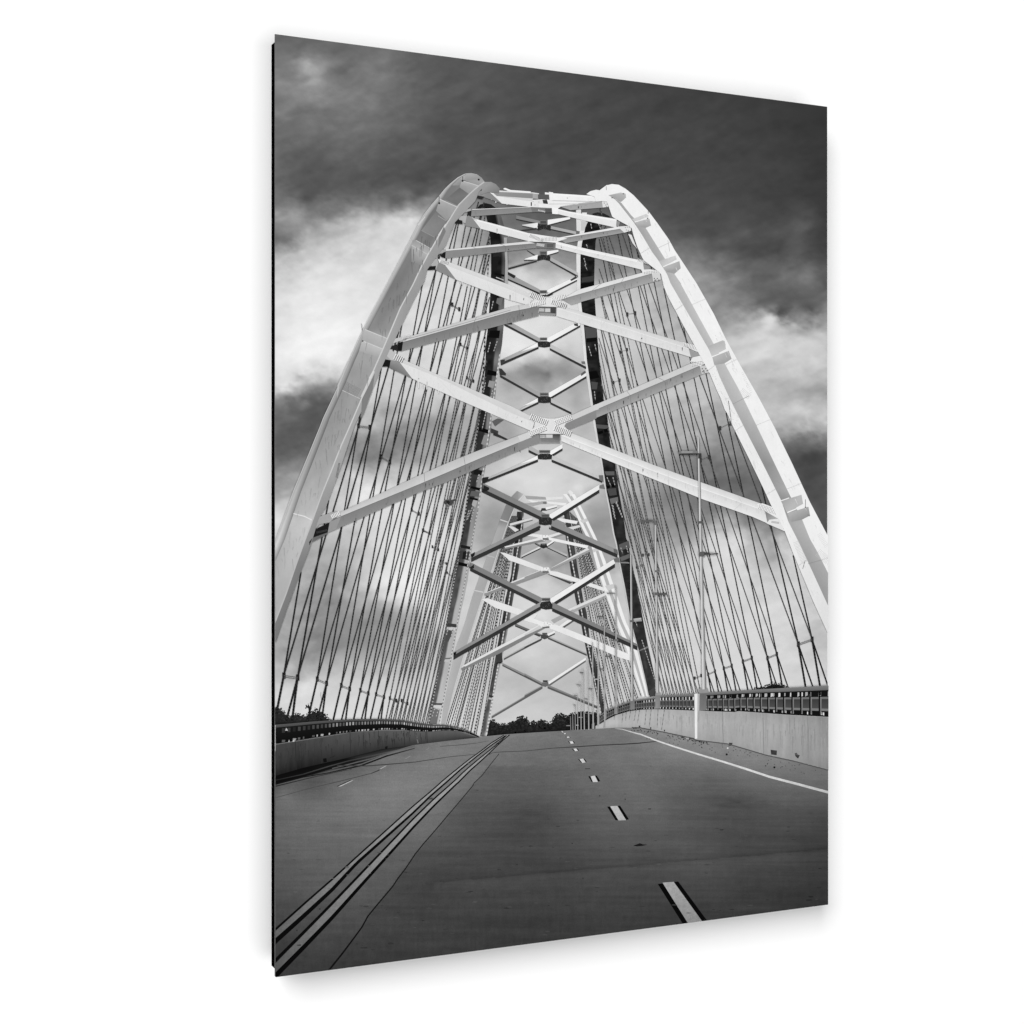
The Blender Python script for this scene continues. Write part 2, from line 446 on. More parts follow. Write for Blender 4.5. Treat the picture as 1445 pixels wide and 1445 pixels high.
# ------------------------------------------------------------------ trees on the horizon
def treeline(name, base, crown, g, seed, n=900, r=(1.2, 3.2), label=None):
    """a row of crowns: a ragged dark mass of leaf clumps"""
    k = Ink()
    rng = random.Random(seed)
    x0, x1 = crown[0][0], crown[-1][0]
    top = yofx(crown); bot = yofx(base)
    xs = np.linspace(x0, x1, 60)
    k.strip([(x, top(x) + 2.5) for x in xs], [(x, bot(x)) for x in xs], [g + 3] * 60, [g - 8] * 60)
    L = k.lay()
    for i in range(n):
        x = rng.uniform(x0, x1); t = rng.random() ** 1.6
        y = top(x) + (bot(x) - top(x)) * t * 0.8 + rng.uniform(-1.2, 1.2)
        rr = rng.uniform(*r) * (1 - 0.4 * (1 - t))
        sh = g + rng.uniform(-14, 34) * (1 - t) ** .7
        a0 = rng.uniform(0, 6.28)
        k.face([(x + rr * rng.uniform(.6, 1.2) * math.cos(a0 + j * 1.257), y + rr * rng.uniform(.5, 1.0) * math.sin(a0 + j * 1.257), sh) for j in range(5)], L)
        if i % 60 == 59: L = k.lay()
    return k.build(name, root, M_INK, label)

treeline('treeline', t12(760,1330, 960,1300, 1445,1270) + t13(450,1250, 760,1240),
         t12(770,1210, 800,1125, 850,1122, 890,1165, 940,1160, 975,1175, 1010,1145, 1060,1140, 1080,1100, 1130,1085, 1180,1100, 1205,1160, 1250,1140, 1290,1150, 1330,1125, 1390,1140, 1440,1135)
         + t13(20,1110, 45,1150, 110,1150, 180,1130, 240,1160, 285,1120, 320,1070, 370,1060, 410,1085, 460,1070, 520,1050, 560,1035, 620,1045, 680,1050, 740,1030),
         30, 4, 1100, (1.0, 2.8), 'dark trees along the horizon between the bridge arches')
treeline('treeline', t15(0,600, 620,600), t15(0,420, 60,415, 110,450, 140,500, 175,515, 215,480, 270,480, 310,505, 345,490, 375,470, 430,450, 480,470, 520,490, 560,530, 600,545),
         38, 5, 420, (0.9, 2.3), 'dark trees behind the left railing')
treeline('treeline', t17(600,1400, 960,1400), t17(605,1370, 640,1375, 700,1370, 740,1345, 800,1322, 860,1325, 905,1345, 950,1375),
         28, 6, 160, (0.8, 1.8), 'dark tree tops above the right railing')
sap = Ink()
rng = random.Random(2)
for (x, y) in t15(360,380, 370,420, 430,420, 400,460, 480,470, 510,500, 540,495, 440,490, 380,500):
    sap.line([(x + rng.uniform(-3, 3), 1020), (x, y)], [1.4, .6], 40)
    sap.dots([(x + rng.uniform(-4, 4), y + rng.uniform(-1, 8)) for _ in range(9)], 1.1, 38)
sap.line(t15(490,265, 488,300, 500,360, 492,380), 0.8, 150)
sap.build('young_tree', root, M_INK, 'spindly young tree with sparse leaves behind the left railing')

# ------------------------------------------------------------------ far arch
FLo = xofy(t10(1010,165, 965,240, 905,390, 830,600, 760,800, 690,980, 620,1180, 545,1445) + t12(450,400, 330,980, 300,1200))
FLi = xofy(t10(1090,200, 1050,270, 980,440, 910,640, 830,880, 740,1140, 640,1445) + t12(510,560, 440,800, 345,1200))
FRo = xofy(t11(500,110, 520,140, 640,380, 740,590, 830,820, 910,1060, 1040,1445) + t13(1120,300, 1265,890))
FRi = xofy(t11(380,110, 430,170, 500,280, 590,480, 680,650, 740,880, 830,1150, 920,1400) + t13(1000,290, 1205,895))
RLl = xofy(t10(1080,310, 1060,560, 1020,950, 960,1200, 930,1400) + t12(870,430, 790,880, 700,1300))
RLr = xofy(t10(1150,310, 1140,560, 1100,880, 1040,1200) + t12(990,200, 940,450, 840,900, 770,1290))
RRl = xofy(t11(390,300, 420,560, 470,900, 520,1200) + t13(555,30, 600,270, 635,440, 680,640, 750,950, 780,1060))
RRr = xofy(t11(455,290, 495,560, 545,900, 600,1200) + t13(635,30, 665,290, 700,420, 760,650, 800,900, 815,1030))

def rope_fan(k, A, B, n, w, ylo, yhi, dark, light, seed, cross=0.0, period=4.2):
    """n ropes filling the plane between two lines x(y)"""
    rng = random.Random(seed)
    for i in range(n):
        u = (i + 0.5 + rng.uniform(-.25, .25)) / n
        v = min(1, max(0, u + rng.uniform(-1, 1) * cross))
        y0, y1 = ylo(u), yhi(v)
        p = (A(y0) + (B(y0) - A(y0)) * u, y0); q = (A(y1) + (B(y1) - A(y1)) * v, y1)
        k.rope(p, q, w, w, dark, light, period, i)
    return k

far_back = Ink()
nz = lambda u, y, s: float(vnoise(np.array([u * 3.0 + 7]), np.array([y / 7.0]), s)[0])
far_back.band(RLl, RLr, 722, 1039, lambda u, y: (45 + 120 * max(0, u - .55) * 2 * np.interp(y, [720, 860, 900, 1040], [.35, .45, 1, 1.1]) + 50 * (nz(u, y, 5) - .5) + np.interp(y, [720, 900, 1040], [0, 8, 55])), 150, 6)
far_back.rope((RLr(728) - .5, 728), (RLr(1036) - .5, 1036), 1.4, 2.2, 150, 215, 5, 0)
far_back.poly(t12(868,470, 925,430, 935,540, 870,550), 60)
far_back.line(t12(870,548, 925,545), 1.6, 20)
far_back.line(t12(790,878, 835,890), 2.2, 50); far_back.line(t12(790,905, 830,915), 2.5, 185)
far_back.build('arch_rib', root, M_INK, 'shadowed rear left rib of the distant arch')
far_back = Ink()
far_back.band(RRl, RRr, 720, 1008, lambda u, y: 34 + 40 * nz(u, y, 9) + 25 * (u > .6) * nz(u, y, 14), 150, 6)
far_back.rope((RRl(722), 722), (RRl(1006), 1006), 1.6, 1.4, 215, 150, 5, 0)
far_back.build('arch_rib', root, M_INK, 'dark rear right rib of the distant arch')

# small rear braces: a shaded face above a dark lower edge
def arm(k, x0, y0, x1, y1, h0, h1, d0, d1, g0, g1, gd=52, gd1=None):
    k.poly([(x0, y0), (x1, y1), (x1, y1 + h1), (x0, y0 + h0)], [g0, g1, g1, g0])
    gd1 = gd if gd1 is None else gd1
    k.poly([(x0, y0 + h0), (x1, y1 + h1), (x1, y1 + h1 + d1), (x0, y0 + h0 + d0)], [gd, gd1, gd1, gd])

fb = Ink()
def P1(f, x, y): return f(x, y)[0]
def armt(k, f, x0, y0, x1, y1, h0, h1, d0, d1, g0, g1, gd=52, gd1=None):
    a, b = f(x0, y0)[0], f(x1, y1)[0]; s = (f(1, 0)[0][0] - f(0, 0)[0][0])
    arm(k, a[0], a[1], b[0], b[1], h0 * s, h1 * s, d0 * s, d1 * s, g0, g1, gd, gd1)
armt(fb, t11, 160,655, 0,735, 18,18, 10,10, 215,225, 45)
armt(fb, t10, 1320,655, 1125,750, 18,18, 12,12, 225,200, 45)
armt(fb, t11, 225,645, 435,740, 18,22, 10,10, 165,190, 45)
armt(fb, t11, 225,640, 300,590, 20,20, 10,10, 235,240, 45)
armt(fb, t11, 165,645, 105,612, 12,12, 10,10, 130,120, 45)
fb.poly(t11(165,630, 225,628, 235,665, 195,680, 160,668), 42); fb.poly(t11(175,628, 215,628, 215,645, 175,645), 95)
armt(fb, t11, 180,265, 40,250, 30,20, 8,8, 220,150, 60)
armt(fb, t11, 215,262, 330,235, 25,20, 8,8, 240,235, 60)
fb.poly(t11(175,268, 215,268, 225,295, 165,295), 55)
armt(fb, t11, 165,445, 40,500, 10,10, 12,12, 120,110, 50)
armt(fb, t11, 250,455, 370,500, 14,14, 12,12, 130,130, 45)
fb.build('brace_lattice', root, M_STEEL, 'thin upper lattice of braces between the rear ribs of the distant arch')
fb = Ink()
armt(fb, t12, 1060,140, 1330,255, 22,22, 12,12, 110,100, 60)
armt(fb, t12, 945,490, 1335,275, 10,14, 18,20, 190,170, 95)
armt(fb, t13, 170,270, 0,355, 26,26, 22,22, 200,205, 70)
armt(fb, t13, 240,270, 635,445, 14,12, 18,18, 175,170, 80)
armt(fb, t13, 235,250, 310,215, 24,24, 16,16, 235,235, 80)
armt(fb, t13, 165,250, 100,225, 12,12, 14,14, 120,120, 70)
fb.poly(t13(170,255, 240,262, 245,290, 205,305, 165,290), 70); fb.poly(t13(182,238, 232,238, 232,258, 182,258), 85)
armt(fb, t12, 930,545, 1340,745, 18,22, 14,16, 140,150, 85)
armt(fb, t12, 820,1085, 1340,775, 8,10, 20,22, 150,150, 95)
armt(fb, t13, 175,775, 0,870, 10,10, 22,22, 160,160, 95)
armt(fb, t13, 245,735, 625,490, 32,26, 20,18, 238,235, 100)
armt(fb, t13, 235,765, 745,985, 20,10, 20,18, 135,120, 90)
armt(fb, t13, 180,745, 0,650, 18,18, 18,18, 140,140, 85)
fb.poly(t13(180,745, 240,740, 250,770, 215,790, 175,780), 105); fb.poly(t13(188,722, 236,722, 236,740, 188,740), 60)
fb.build('brace_lattice', root, M_STEEL, 'thin lower lattice of braces between the rear ribs of the distant arch')

fc = Ink()
yl = lambda u: 722 + 30 * (1 - u) + 6
rope_fan(fc, lambda y: FLi(y) + .6, lambda y: RLl(y) + 1, 17, 1.3, lambda u: max(724, 728 + 0 * u), lambda u: 1024 + 14 * u, 44, 118, 4, .05, 4.6)
rope_fan(fc, lambda y: FLi(y) + 1.5, lambda y: RLl(y), 6, 1.1, lambda u: 760 + 40 * (1 - u), lambda u: 1022 + 14 * u, 60, 190, 5, .18, 4.6)
fc.build('hanger_cables', root, M_INK, 'dense screen of hanger cables on the left of the distant arch', 'stuff')
fc = Ink()
rope_fan(fc, lambda y: RRr(y) + .5, lambda y: FRi(y) - .5, 13, 1.2, lambda u: 722 + 10 * u, lambda u: 1006 - 24 * u, 46, 120, 6, .05, 4.6)
rope_fan(fc, lambda y: RRr(y) + 1, lambda y: FRi(y) - 1, 5, 1.1, lambda u: 740 + 60 * u, lambda u: 1004 - 24 * u, 66, 190, 7, .2, 3.6)
fc.build('hanger_cables', root, M_INK, 'dense screen of hanger cables on the right of the distant arch', 'stuff')

# braces of the distant arch's front
FARB = [
 ('grey-white brace', [(t10(1160,140, 1370,155, 1380,180, 1180,175), 165), (t10(1180,180, 1390,215, 1300,225, 1230,210), 235)]),
 ('brace', [(t11(215,155, 390,150, 390,175, 225,190), 228), (t11(220,200, 430,215, 420,245, 250,225), 235), (t11(170,200, 225,200, 225,225, 170,225), 120)]),
 ('brace', [(t11(0,235, 150,200, 170,225, 30,262), 175), (t10(1100,225, 1340,200, 1350,225, 1140,240), 170)]),
 ('brace', [(t10(1005,425, 1230,365, 1240,385, 1010,450), 215), (t10(1010,448, 1240,384, 1240,394, 1015,456), 110)]),
 ('brace', [(t11(320,375, 330,365, 545,400, 530,430, 330,400), 234), (t11(440,465, 560,440, 570,460, 480,490), 215)]),
 ('brace', [(t10(980,445, 1040,455, 1100,490, 1060,510), 215), (t11(0,520, 100,530, 230,545, 220,585, 100,560, 0,545), 232)]),
 ('brace', [(t10(950,660, 1330,562, 1370,580, 960,672), 228), (t10(950,672, 1370,580, 1370,603, 955,688), 135)]),
 ('brace', [(t11(230,550, 400,500, 410,520, 250,572), 225), (t11(250,572, 400,525, 400,540, 250,590), 150)]),
 ('brace', [(t11(245,565, 300,575, 650,650, 640,680, 300,605, 250,592), 236)]),
 ('brace', [(t11(265,880, 640,672, 660,690, 280,882), 222), (t11(265,882, 660,690, 665,712, 270,905), 158)]),
 ('brace', [(t10(905,715, 960,725, 1345,870, 1320,912, 1000,800), 230)]),
 ('brace', [(t11(245,905, 330,915, 560,990, 830,1085, 810,1115, 580,1040, 260,945), 232), (t11(230,940, 260,945, 490,1025, 460,1040), 70)]),
 ('brace', [(t10(745,1135, 1360,880, 1390,890, 780,1130), 222), (t10(745,1140, 1390,893, 1390,935, 1000,1075, 750,1165), 145)]),
 ('brace', [(t11(0,970, 190,895, 215,915, 0,1005), 150)]),
 ('brace', [(t11(440,1300, 830,1125, 840,1150, 460,1320), 222), (t11(460,1320, 840,1150, 845,1175, 480,1335), 165)]),
 ('brace', [(t10(715,1195, 780,1185, 1170,1318, 1290,1345, 1250,1400, 1130,1370, 860,1285), 230)]),
 ('brace', [(t12(1110,60, 1200,75, 1345,130, 1330,170, 1130,90), 232)]),
 ('brace', [(t12(505,585, 1350,130, 1400,150, 560,580), 226), (t12(510,600, 560,578, 1390,150, 1390,178, 900,450, 515,622), 130)]),
 ('brace', [(t13(0,85, 60,80, 200,130, 180,165, 0,115), 234), (t13(270,110, 490,0, 560,0, 300,140), 170), (t13(345,175, 430,110, 500,105, 385,185), 235), (t13(375,185, 490,110, 505,120, 400,190), 90)]),
 ('brace', [(t13(250,160, 310,150, 690,300, 1075,460, 1080,525, 940,480, 600,330, 260,195), 234)]),
 ('brace', [(t13(0,255, 150,165, 205,150, 190,185, 0,275), 205), (t13(0,270, 190,183, 195,195, 0,290), 130)]),
]
for nm, shapes in FARB:
    k = Ink()
    for pts, g in shapes: k.poly(pts, g)
    k.build('cross_brace', root, M_STEEL)
for pts, shade in ((t11(165,545, 235,540, 255,575, 200,600, 160,580), t11(185,572, 245,572, 245,592, 185,592)), (t11(165,875, 245,870, 265,905, 215,930, 170,910), t11(180,908, 245,908, 245,928, 185,928)), (t13(150,150, 205,120, 270,140, 290,165, 240,185, 170,180), t13(180,178, 255,170, 250,188, 185,192))):
    k = Ink()
    k.poly(pts, 236)
    c = (sum(p[0] for p in pts) / len(pts), sum(p[1] for p in pts) / len(pts))
    rr = random.Random(3)
    k.dots([(c[0] + rr.uniform(-6, 6), c[1] + rr.uniform(-3, 3)) for _ in range(16)], .5, 165)
    k.poly(shade, 108)
    k.build('gusset_plate', root, M_STEEL)

# front ribs of the distant arch
k = Ink()
k.band(FLo, FLi, 707, 1024, lambda u, y: np.interp(y, [705, 735, 745, 800, 880, 1024], [128, 135, 172, 170, 178, 182]) - 8 * u + 6 * (nz(u, y / 3, 3) - .5), 90, 4)
k.poly(t10(1010,165, 1080,92, 1150,128, 1090,205), [140, 150, 190, 150])
k.line([(FLi(y), y) for y in np.linspace(708, 1024, 40)], 1.1, 205)
k.line(t10(908,385, 985,410), 1.6, 205); k.line(t10(640,1105, 735,1125), 1.6, 205); k.line(t10(770,750, 850,770), 1.2, 190)
k.line(t10(1085,200, 1155,125), 1.4, 215)
k.build('arch_rib', root, M_STEEL, 'front left rib of the distant arch in grey light')
k = Ink()
mid1 = lambda y: FRi(y) + (FRo(y) - FRi(y)) * .34
mid2 = lambda y: FRi(y) + (FRo(y) - FRi(y)) * .66
k.band(FRi, mid1, 697, 983, lambda u, y: 238, 60, 2)
k.band(mid1, mid2, 697, 983, lambda u, y: 178 + 6 * nz(u, y, 2), 60, 2)
k.band(mid2, FRo, 697, 983, lambda u, y: 240, 60, 2)
k.poly(t11(440,95, 465,82, 500,112, 470,150), 230)
for a in (t11(565,395, 635,370, 650,400, 590,420), t11(690,690, 760,660, 780,690, 700,720), t11(820,1060, 905,1040, 920,1080, 850,1110)):
    k.poly(a, 205)
k.build('arch_rib', root, M_STEEL, 'sunlit front right rib of the distant arch')

# ------------------------------------------------------------------ rear ribs of the near arch
NLl = xofy(t1(745,470, 770,560, 805,750, 815,920, 815,1100, 808,1330) + t3(1240,95, 1215,460, 1195,620, 1190,860, 1165,1120, 1135,1290) + t7(920,110, 890,340, 865,560, 830,760, 800,1000, 770,1220) + t10(545,340, 510,600, 480,820, 440,1000, 405,1200) + t12(380,0, 340,250, 270,660, 205,1000, 178,1180))
NLr = xofy(t1(900,480, 945,640, 985,800, 990,1000, 985,1240) + t3(1385,120, 1378,410, 1360,620, 1335,760, 1310,940, 1290,1160) + t7(1040,180, 1030,350, 1000,500, 980,690, 940,880, 925,1000, 890,1200) + t10(690,250, 660,400, 625,640, 595,850, 575,1000, 540,1180) + t12(510,0, 460,250, 410,530, 350,830, 310,1000, 288,1180))
def lrib(u, y):
    n1 = nz(u, y, 41); n2 = nz(u * .7, y * .4, 43)
    dark = np.interp(y, [300, 560, 700, 760, 850, 1020], [26, 30, 52, 62, 78, 95]) + 22 * (n1 - .4)
    lite = np.interp(y, [300, 420, 560, 700, 760, 850, 1020], [98, 92, 112, 134, 158, 176, 186]) + 55 * (n2 - .5) * np.interp(y, [300, 700, 900], [1, .7, .2])
    e = np.interp(y, [300, 560, 720, 850, 1020], [.62, .55, .5, .42, .32])
    s = min(1, max(0, (u - e) / .10))
    return dark + (lite - dark) * s
k = Ink()
k.band(NLl, NLr, 292, 1023, lrib, 330, 12)
k.line(t1(690,470, 710,440, 760,428, 810,440, 850,470), [5, 5], 32)
k.poly(t1(945,760, 975,760, 985,1000, 990,1240, 955,1220, 960,1000), 170)
k.poly(t1(840,900, 920,900, 910,960, 835,960), 40); k.poly(t1(830,960, 900,950, 870,1100, 825,1100), 28)
k.line(t1(865,1165, 945,1195), 1.2, 190); k.line(t1(850,1130, 950,1150), 3, 15); k.line(t1(850,1195, 950,1225), 3, 15)
for a, g in ((t3(1310,150, 1370,150, 1350,230, 1300,200), 110), (t3(1240,480, 1340,480, 1330,560, 1220,550), 14), (t3(1215,880, 1310,900, 1300,945, 1205,930), 12), (t3(1230,990, 1290,1000, 1270,1070, 1215,1050), 150),
             (t7(910,310, 1020,340, 1010,380, 900,345), 12), (t7(960,390, 1005,390, 985,500, 930,480), 140), (t7(860,740, 945,750, 930,800, 850,790), 26), (t7(830,910, 925,930, 920,960, 820,930), 12),
             (t7(830,960, 920,965, 905,1020, 815,1010), 95), (t7(815,1020, 900,1040, 895,1060, 810,1040), 18), (t7(850,1050, 895,1060, 870,1130, 835,1100), 170),
             (t10(510,640, 605,660, 600,690, 505,670), 30), (t10(490,700, 600,710, 590,800, 480,780), 60), (t10(485,815, 590,840, 585,870, 480,850), 14), (t10(530,715, 570,700, 560,780, 520,790), 28),
             (t12(370,140, 470,150, 465,185, 365,170), 60), (t12(365,180, 455,185, 450,215, 360,205), 200), (t12(365,215, 430,215, 380,330, 345,320), 75), (t12(345,510, 410,500, 405,545, 335,530), 190), (t12(345,495, 412,490, 410,505, 345,508), 110),
             (t12(225,955, 320,955, 315,975, 225,970), 70), (t12(230,975, 312,978, 305,1010, 225,1000), 205), (t12(215,1010, 290,1020, 260,1170, 190,1165), 110)):
    k.poly(a, g)
k.rope((NLr(500) - .5, 500), (NLr(720) - .5, 720), 1.8, 1.6, 205, 150, 6)
k.rope((NLr(720) - .5, 720), (NLr(1018) - .5, 1018), 1.2, 1.4, 130, 205, 5)
k.rope((NLl(330), 330), (NLl(560), 560), 1.4, 2.0, 40, 170, 6)
k.rope((NLl(560), 560), (NLl(760), 760), 1.8, 1.8, 40, 150, 5)
k.rope((NLl(760), 760), (NLl(1020), 1020), 1.4, 1.8, 60, 170, 4.5)
for a in (t3(1270,180, 1250,270), t3(1240,600, 1215,700), t3(1310,590, 1275,690), t3(1190,1010, 1170,1110), t3(1265,1090, 1245,1160), t7(980,150, 940,330), t7(910,790, 880,880), t7(850,1100, 790,1250), t10(640,280, 600,420), t10(590,290, 550,420), t10(570,700, 560,780), t12(380,180, 360,260), t12(430,190, 405,280), t12(240,1010, 215,1090), t12(280,1010, 255,1090)):
    k.rope(a[0], a[1], 1.3, 1.0, 185, 110, 4)
k.build('arch_rib', root, M_INK, 'dark rear left rib seen from below')

NRl = xofy(t2(480,600, 470,680, 440,820, 425,940, 425,1280) + t4(1005,150, 1010,200, 1040,450, 1070,800, 1100,1000, 1130,1230) + t8(860,220, 900,470, 935,650, 980,960, 1020,1150, 1060,1400) + t11(940,620, 970,800, 1030,1100, 1080,1400) + t13(1170,440, 1250,790, 1268,890))
NRr = xofy(t2(690,560, 620,680, 580,790, 570,960, 565,1240) + t4(1150,170, 1170,470, 1195,780, 1240,1170) + t8(985,170, 1020,480, 1070,690, 1110,990, 1150,1200, 1180,1445) + t11(1050,600, 1080,760, 1150,1080, 1215,1445) + t13(1250,330, 1330,700, 1335,870))
k = Ink()
k.band(lambda y: NRl(y) - np.interp(y, [290, 420, 560, 700, 980], [7, 5.0, 3.6, 2.2, 1.6]), NRl, 300, 983, lambda u, y: np.interp(y, [300, 560, 700, 980], [228, 218, 205, 200]) + 16 * (nz(u, y, 8) - .5), 130, 1)
k.band(NRl, NRr, 304, 981, lambda u, y: np.interp(y, [300, 600, 760, 980], [26, 26, 36, 52]) + 46 * max(0, nz(u, y * .6, 51) - .5) + 20 * (nz(u, y * 3, 53) - .5), 260, 8)
k.line(t2(550,530, 600,515, 660,525, 720,555), [3.5, 3.0], 40)
k.poly(t2(380,480, 430,470, 440,690, 425,700, 385,690), 222)
k.poly(t2(430,590, 500,600, 460,690, 430,690), 200)
for a, g in ((t2(430,1230, 565,1210, 560,1260, 430,1285), 14), (t2(440,1170, 560,1150, 562,1200, 435,1220), 60), (t4(1045,440, 1165,460, 1170,560, 1060,580), 80), (t4(1060,560, 1170,550, 1170,590, 1065,600), 14),
             (t4(1090,900, 1165,890, 1200,960, 1100,980), 12), (t4(1110,1000, 1180,1010, 1170,1080, 1120,1080), 75), (t8(870,280, 995,290, 1000,330, 885,320), 85), (t8(890,360, 940,340, 945,370, 900,385), 8), (t8(950,330, 995,320, 1005,350, 960,365), 8),
             (t8(960,760, 1060,760, 1060,800, 975,800), 95), (t8(980,905, 1015,905, 1015,930, 985,935), 8), (t8(1030,890, 1065,890, 1070,915, 1035,925), 8), (t8(985,940, 1075,930, 1085,1000, 1010,1010), 75), (t8(1010,1040, 1095,1020, 1100,1070, 1025,1095), 110),
             (t11(960,640, 1060,600, 1075,670, 970,700), 90), (t11(970,770, 1075,730, 1080,770, 985,810), 100), (t13(1160,420, 1260,370, 1265,390, 1170,425), 120), (t13(1265,830, 1330,790, 1340,880, 1275,890), 70)):
    k.poly(a, g)
for a in (t2(530,620, 540,670), t2(610,620, 630,670), t2(485,830, 500,870), t2(460,970, 480,1040), t2(470,1040, 495,1095), t4(1085,640, 1115,740), t4(1150,620, 1165,690), t4(1145,1100, 1155,1190), t8(985,820, 1025,910), t8(1045,820, 1065,900), t8(1035,1100, 1060,1230), t8(1075,1080, 1140,1230), t11(900,240, 925,380), t11(935,200, 1000,360), t11(980,670, 1000,730), t11(1035,650, 1055,720), t13(1130,120, 1150,175), t13(1195,310, 1325,710)):
    k.rope(a[0], a[1], 1.2, .9, 180, 110, 4)
k.line(t13(1110,105, 1190,95), 3, 190)
k.build('arch_rib', root, M_INK, 'near-black rear right rib seen from below')

# rear braces, rows of X between the rear ribs
REAR = [
 # tile, list of arms
 ('A', [(t1,1070,535,1310,590,34,30,10,12,130,140),(t2,90,580,320,550,52,22,10,8,242,238),(t1,1290,610,1130,630,60,8,8,8,240,205,60),(t1,1280,660,1070,690,6,4,10,10,90,80),(t2,110,640,380,700,30,28,10,10,165,180)], (t1(1285,640, 1320,630, 1380,630, 1425,645, 1420,690, 1350,670, 1290,690), t1(1310,585, 1385,585, 1385,620, 1310,620))),
 ('B', [(t1,1180,880,1310,960,6,10,10,14,150,140),(t2,85,900,200,885,40,20,10,10,240,238),(t1,1290,935,1150,985,50,4,8,10,240,205,45),(t1,1280,985,990,1065,8,6,16,18,130,150),(t2,115,955,400,1120,40,30,14,20,170,190)], (t1(1285,950, 1330,935, 1390,940, 1420,955, 1415,1000, 1350,985, 1285,1000), t1(1310,900, 1385,900, 1385,932, 1310,932))),
 ('C', [(t1,985,1120,1310,1290,60,34,16,18,150,165,45),(t2,88,1295,390,1150,46,40,18,16,244,238,60)], (t1(1270,1325, 1320,1345, 1400,1345, 1440,1320, 1445,1340, 1400,1362, 1310,1362), t1(1308,1298, 1384,1298, 1384,1330, 1308,1330))),
 ('D', [(t4,225,356,590,560,50,40,24,20,160,172),(t4,660,560,1000,376,55,50,20,20,244,236),(t4,575,600,190,780,45,30,22,28,205,150),(t4,690,615,1060,815,44,34,22,26,192,196)], (t4(565,600, 590,590, 665,590, 695,600, 695,645, 630,655, 570,645), t4(588,552, 664,552, 664,580, 588,580))),
 ('E', [(t4,182,880,590,1120,50,40,26,22,150,168),(t4,680,1115,1062,896,55,48,22,22,244,236),(t4,575,1165,390,1280,40,14,22,20,225,190),(t4,695,1165,910,1280,44,34,22,22,190,194)], (t4(568,1160, 600,1150, 670,1150, 702,1160, 702,1215, 632,1220, 568,1215), t4(588,1115, 676,1115, 676,1142, 588,1142))),
 ('F', [(t8,185,490,300,560,50,38,26,22,180,180),(t8,400,555,530,480,46,44,26,24,244,242),(t8,280,595,-273,846,42,12,26,26,215,172),(t8,420,595,935,830,44,22,26,26,196,200)], (t8(275,595, 310,580, 400,580, 425,595, 420,635, 350,640, 280,635), t8(292,543, 406,543, 406,572, 292,572))),
 ('G', [(t7,945,878,1788,1290,58,54,42,34,128,142),(t8,395,1200,905,895,60,50,34,34,240,236),(t10,1310,400,610,745,44,30,46,42,152,146),(t11,270,385,945,694,62,42,34,38,138,152)], (t8(290,1245, 310,1225, 400,1225, 425,1245, 420,1300, 350,1310, 290,1300), t8(312,1195, 398,1195, 398,1228, 312,1228))),
 ('H', [(t10,600,820,1325,1180,52,54,36,36,126,138),(t11,260,1190,920,780,62,52,36,38,240,236),(t10,1320,1222,430,1738,44,30,36,46,152,140),(t11,280,1225,1150,1655,60,22,34,42,132,130)], (t11(155,1250, 175,1225, 260,1215, 285,1250, 280,1295, 215,1302, 160,1290), t11(172,1183, 262,1183, 262,1213, 172,1213))),
]
for key, arms, (node, box) in REAR:
    k = Ink()
    for a in arms: armt(k, *a)
    wedge = {'D': t4(568,602, 568,642, 395,695), 'E': t4(572,1168, 572,1205, 405,1252), 'F': t8(278,598, 278,636, 105,680), 'C': t1(1290,935, 1285,980, 1150,980)}.get(key)
    if wedge: k.poly(wedge, 243)
    if key == 'F':
        k.poly(t7(940,825, 1005,815, 1000,850, 935,905), 40); k.poly(t7(935,885, 1010,930, 1000,960, 935,975), 45)
        k.poly(t8(900,800, 945,800, 950,870, 905,845), 110); k.poly(t8(900,910, 950,890, 965,940, 905,930), 120)
    if key == 'D':
        k.poly(t4(185,780, 235,775, 225,810, 190,830), 60); k.poly(t4(1010,795, 1050,795, 1050,825, 1015,820), 110); k.poly(t4(935,410, 975,405, 980,440, 940,430), 70); k.poly(t4(235,410, 300,395, 310,420, 260,420), 50)
    if key == 'E':
        k.poly(t4(170,865, 200,870, 245,920, 240,940, 180,935), 55); k.poly(t4(1005,925, 1050,890, 1060,910, 1010,945), 90)
        k.poly(t7(1040,250, 1100,220, 1160,235, 1070,300), 95); k.poly(t7(1030,320, 1105,350, 1100,375, 1030,370), 60); k.poly(t7(1060,360, 1200,430, 1190,445, 1050,390), 50)
    if key == 'C':
        k.poly(t1(985,1110, 1065,1150, 1050,1180, 985,1140), 45); k.poly(t2(320,1190, 385,1150, 390,1175, 330,1205), 60)
    if key == 'G':
        k.poly(t10(605,740, 650,715, 645,750, 615,775), 30); k.poly(t10(600,820, 655,845, 645,870, 590,880), 30); k.poly(t11(905,680, 945,690, 955,745, 910,720), 105)
        k.poly(t10(735,30, 795,60, 790,85, 730,105), 35)
    if key == 'H':
        k.poly(t12(430,440, 460,430, 455,455, 430,470), 25); k.poly(t11(905,785, 960,770, 970,820, 915,815), 110); k.poly(t10(600,870, 640,840, 640,880, 600,890), 40)
    k.poly(node, 44)
    rr = random.Random(1)
    c = (sum(p[0] for p in node) / len(node), sum(p[1] for p in node) / len(node))
    k.dots([(c[0] + rr.uniform(-6, 6), c[1] + rr.uniform(-3, 3)) for _ in range(10)], .6, 85)
    k.poly(box, 120); bx = [p[0] for p in box]; by = [p[1] for p in box]
    k.poly([(bx[0] + 1, by[0] + 1), (bx[1] - 1, by[1] + 1), (bx[2] - 1, by[2] - .6), (bx[3] + 1, by[3] - .6)], 78)
    k.build('rear_brace', root, M_STEEL)

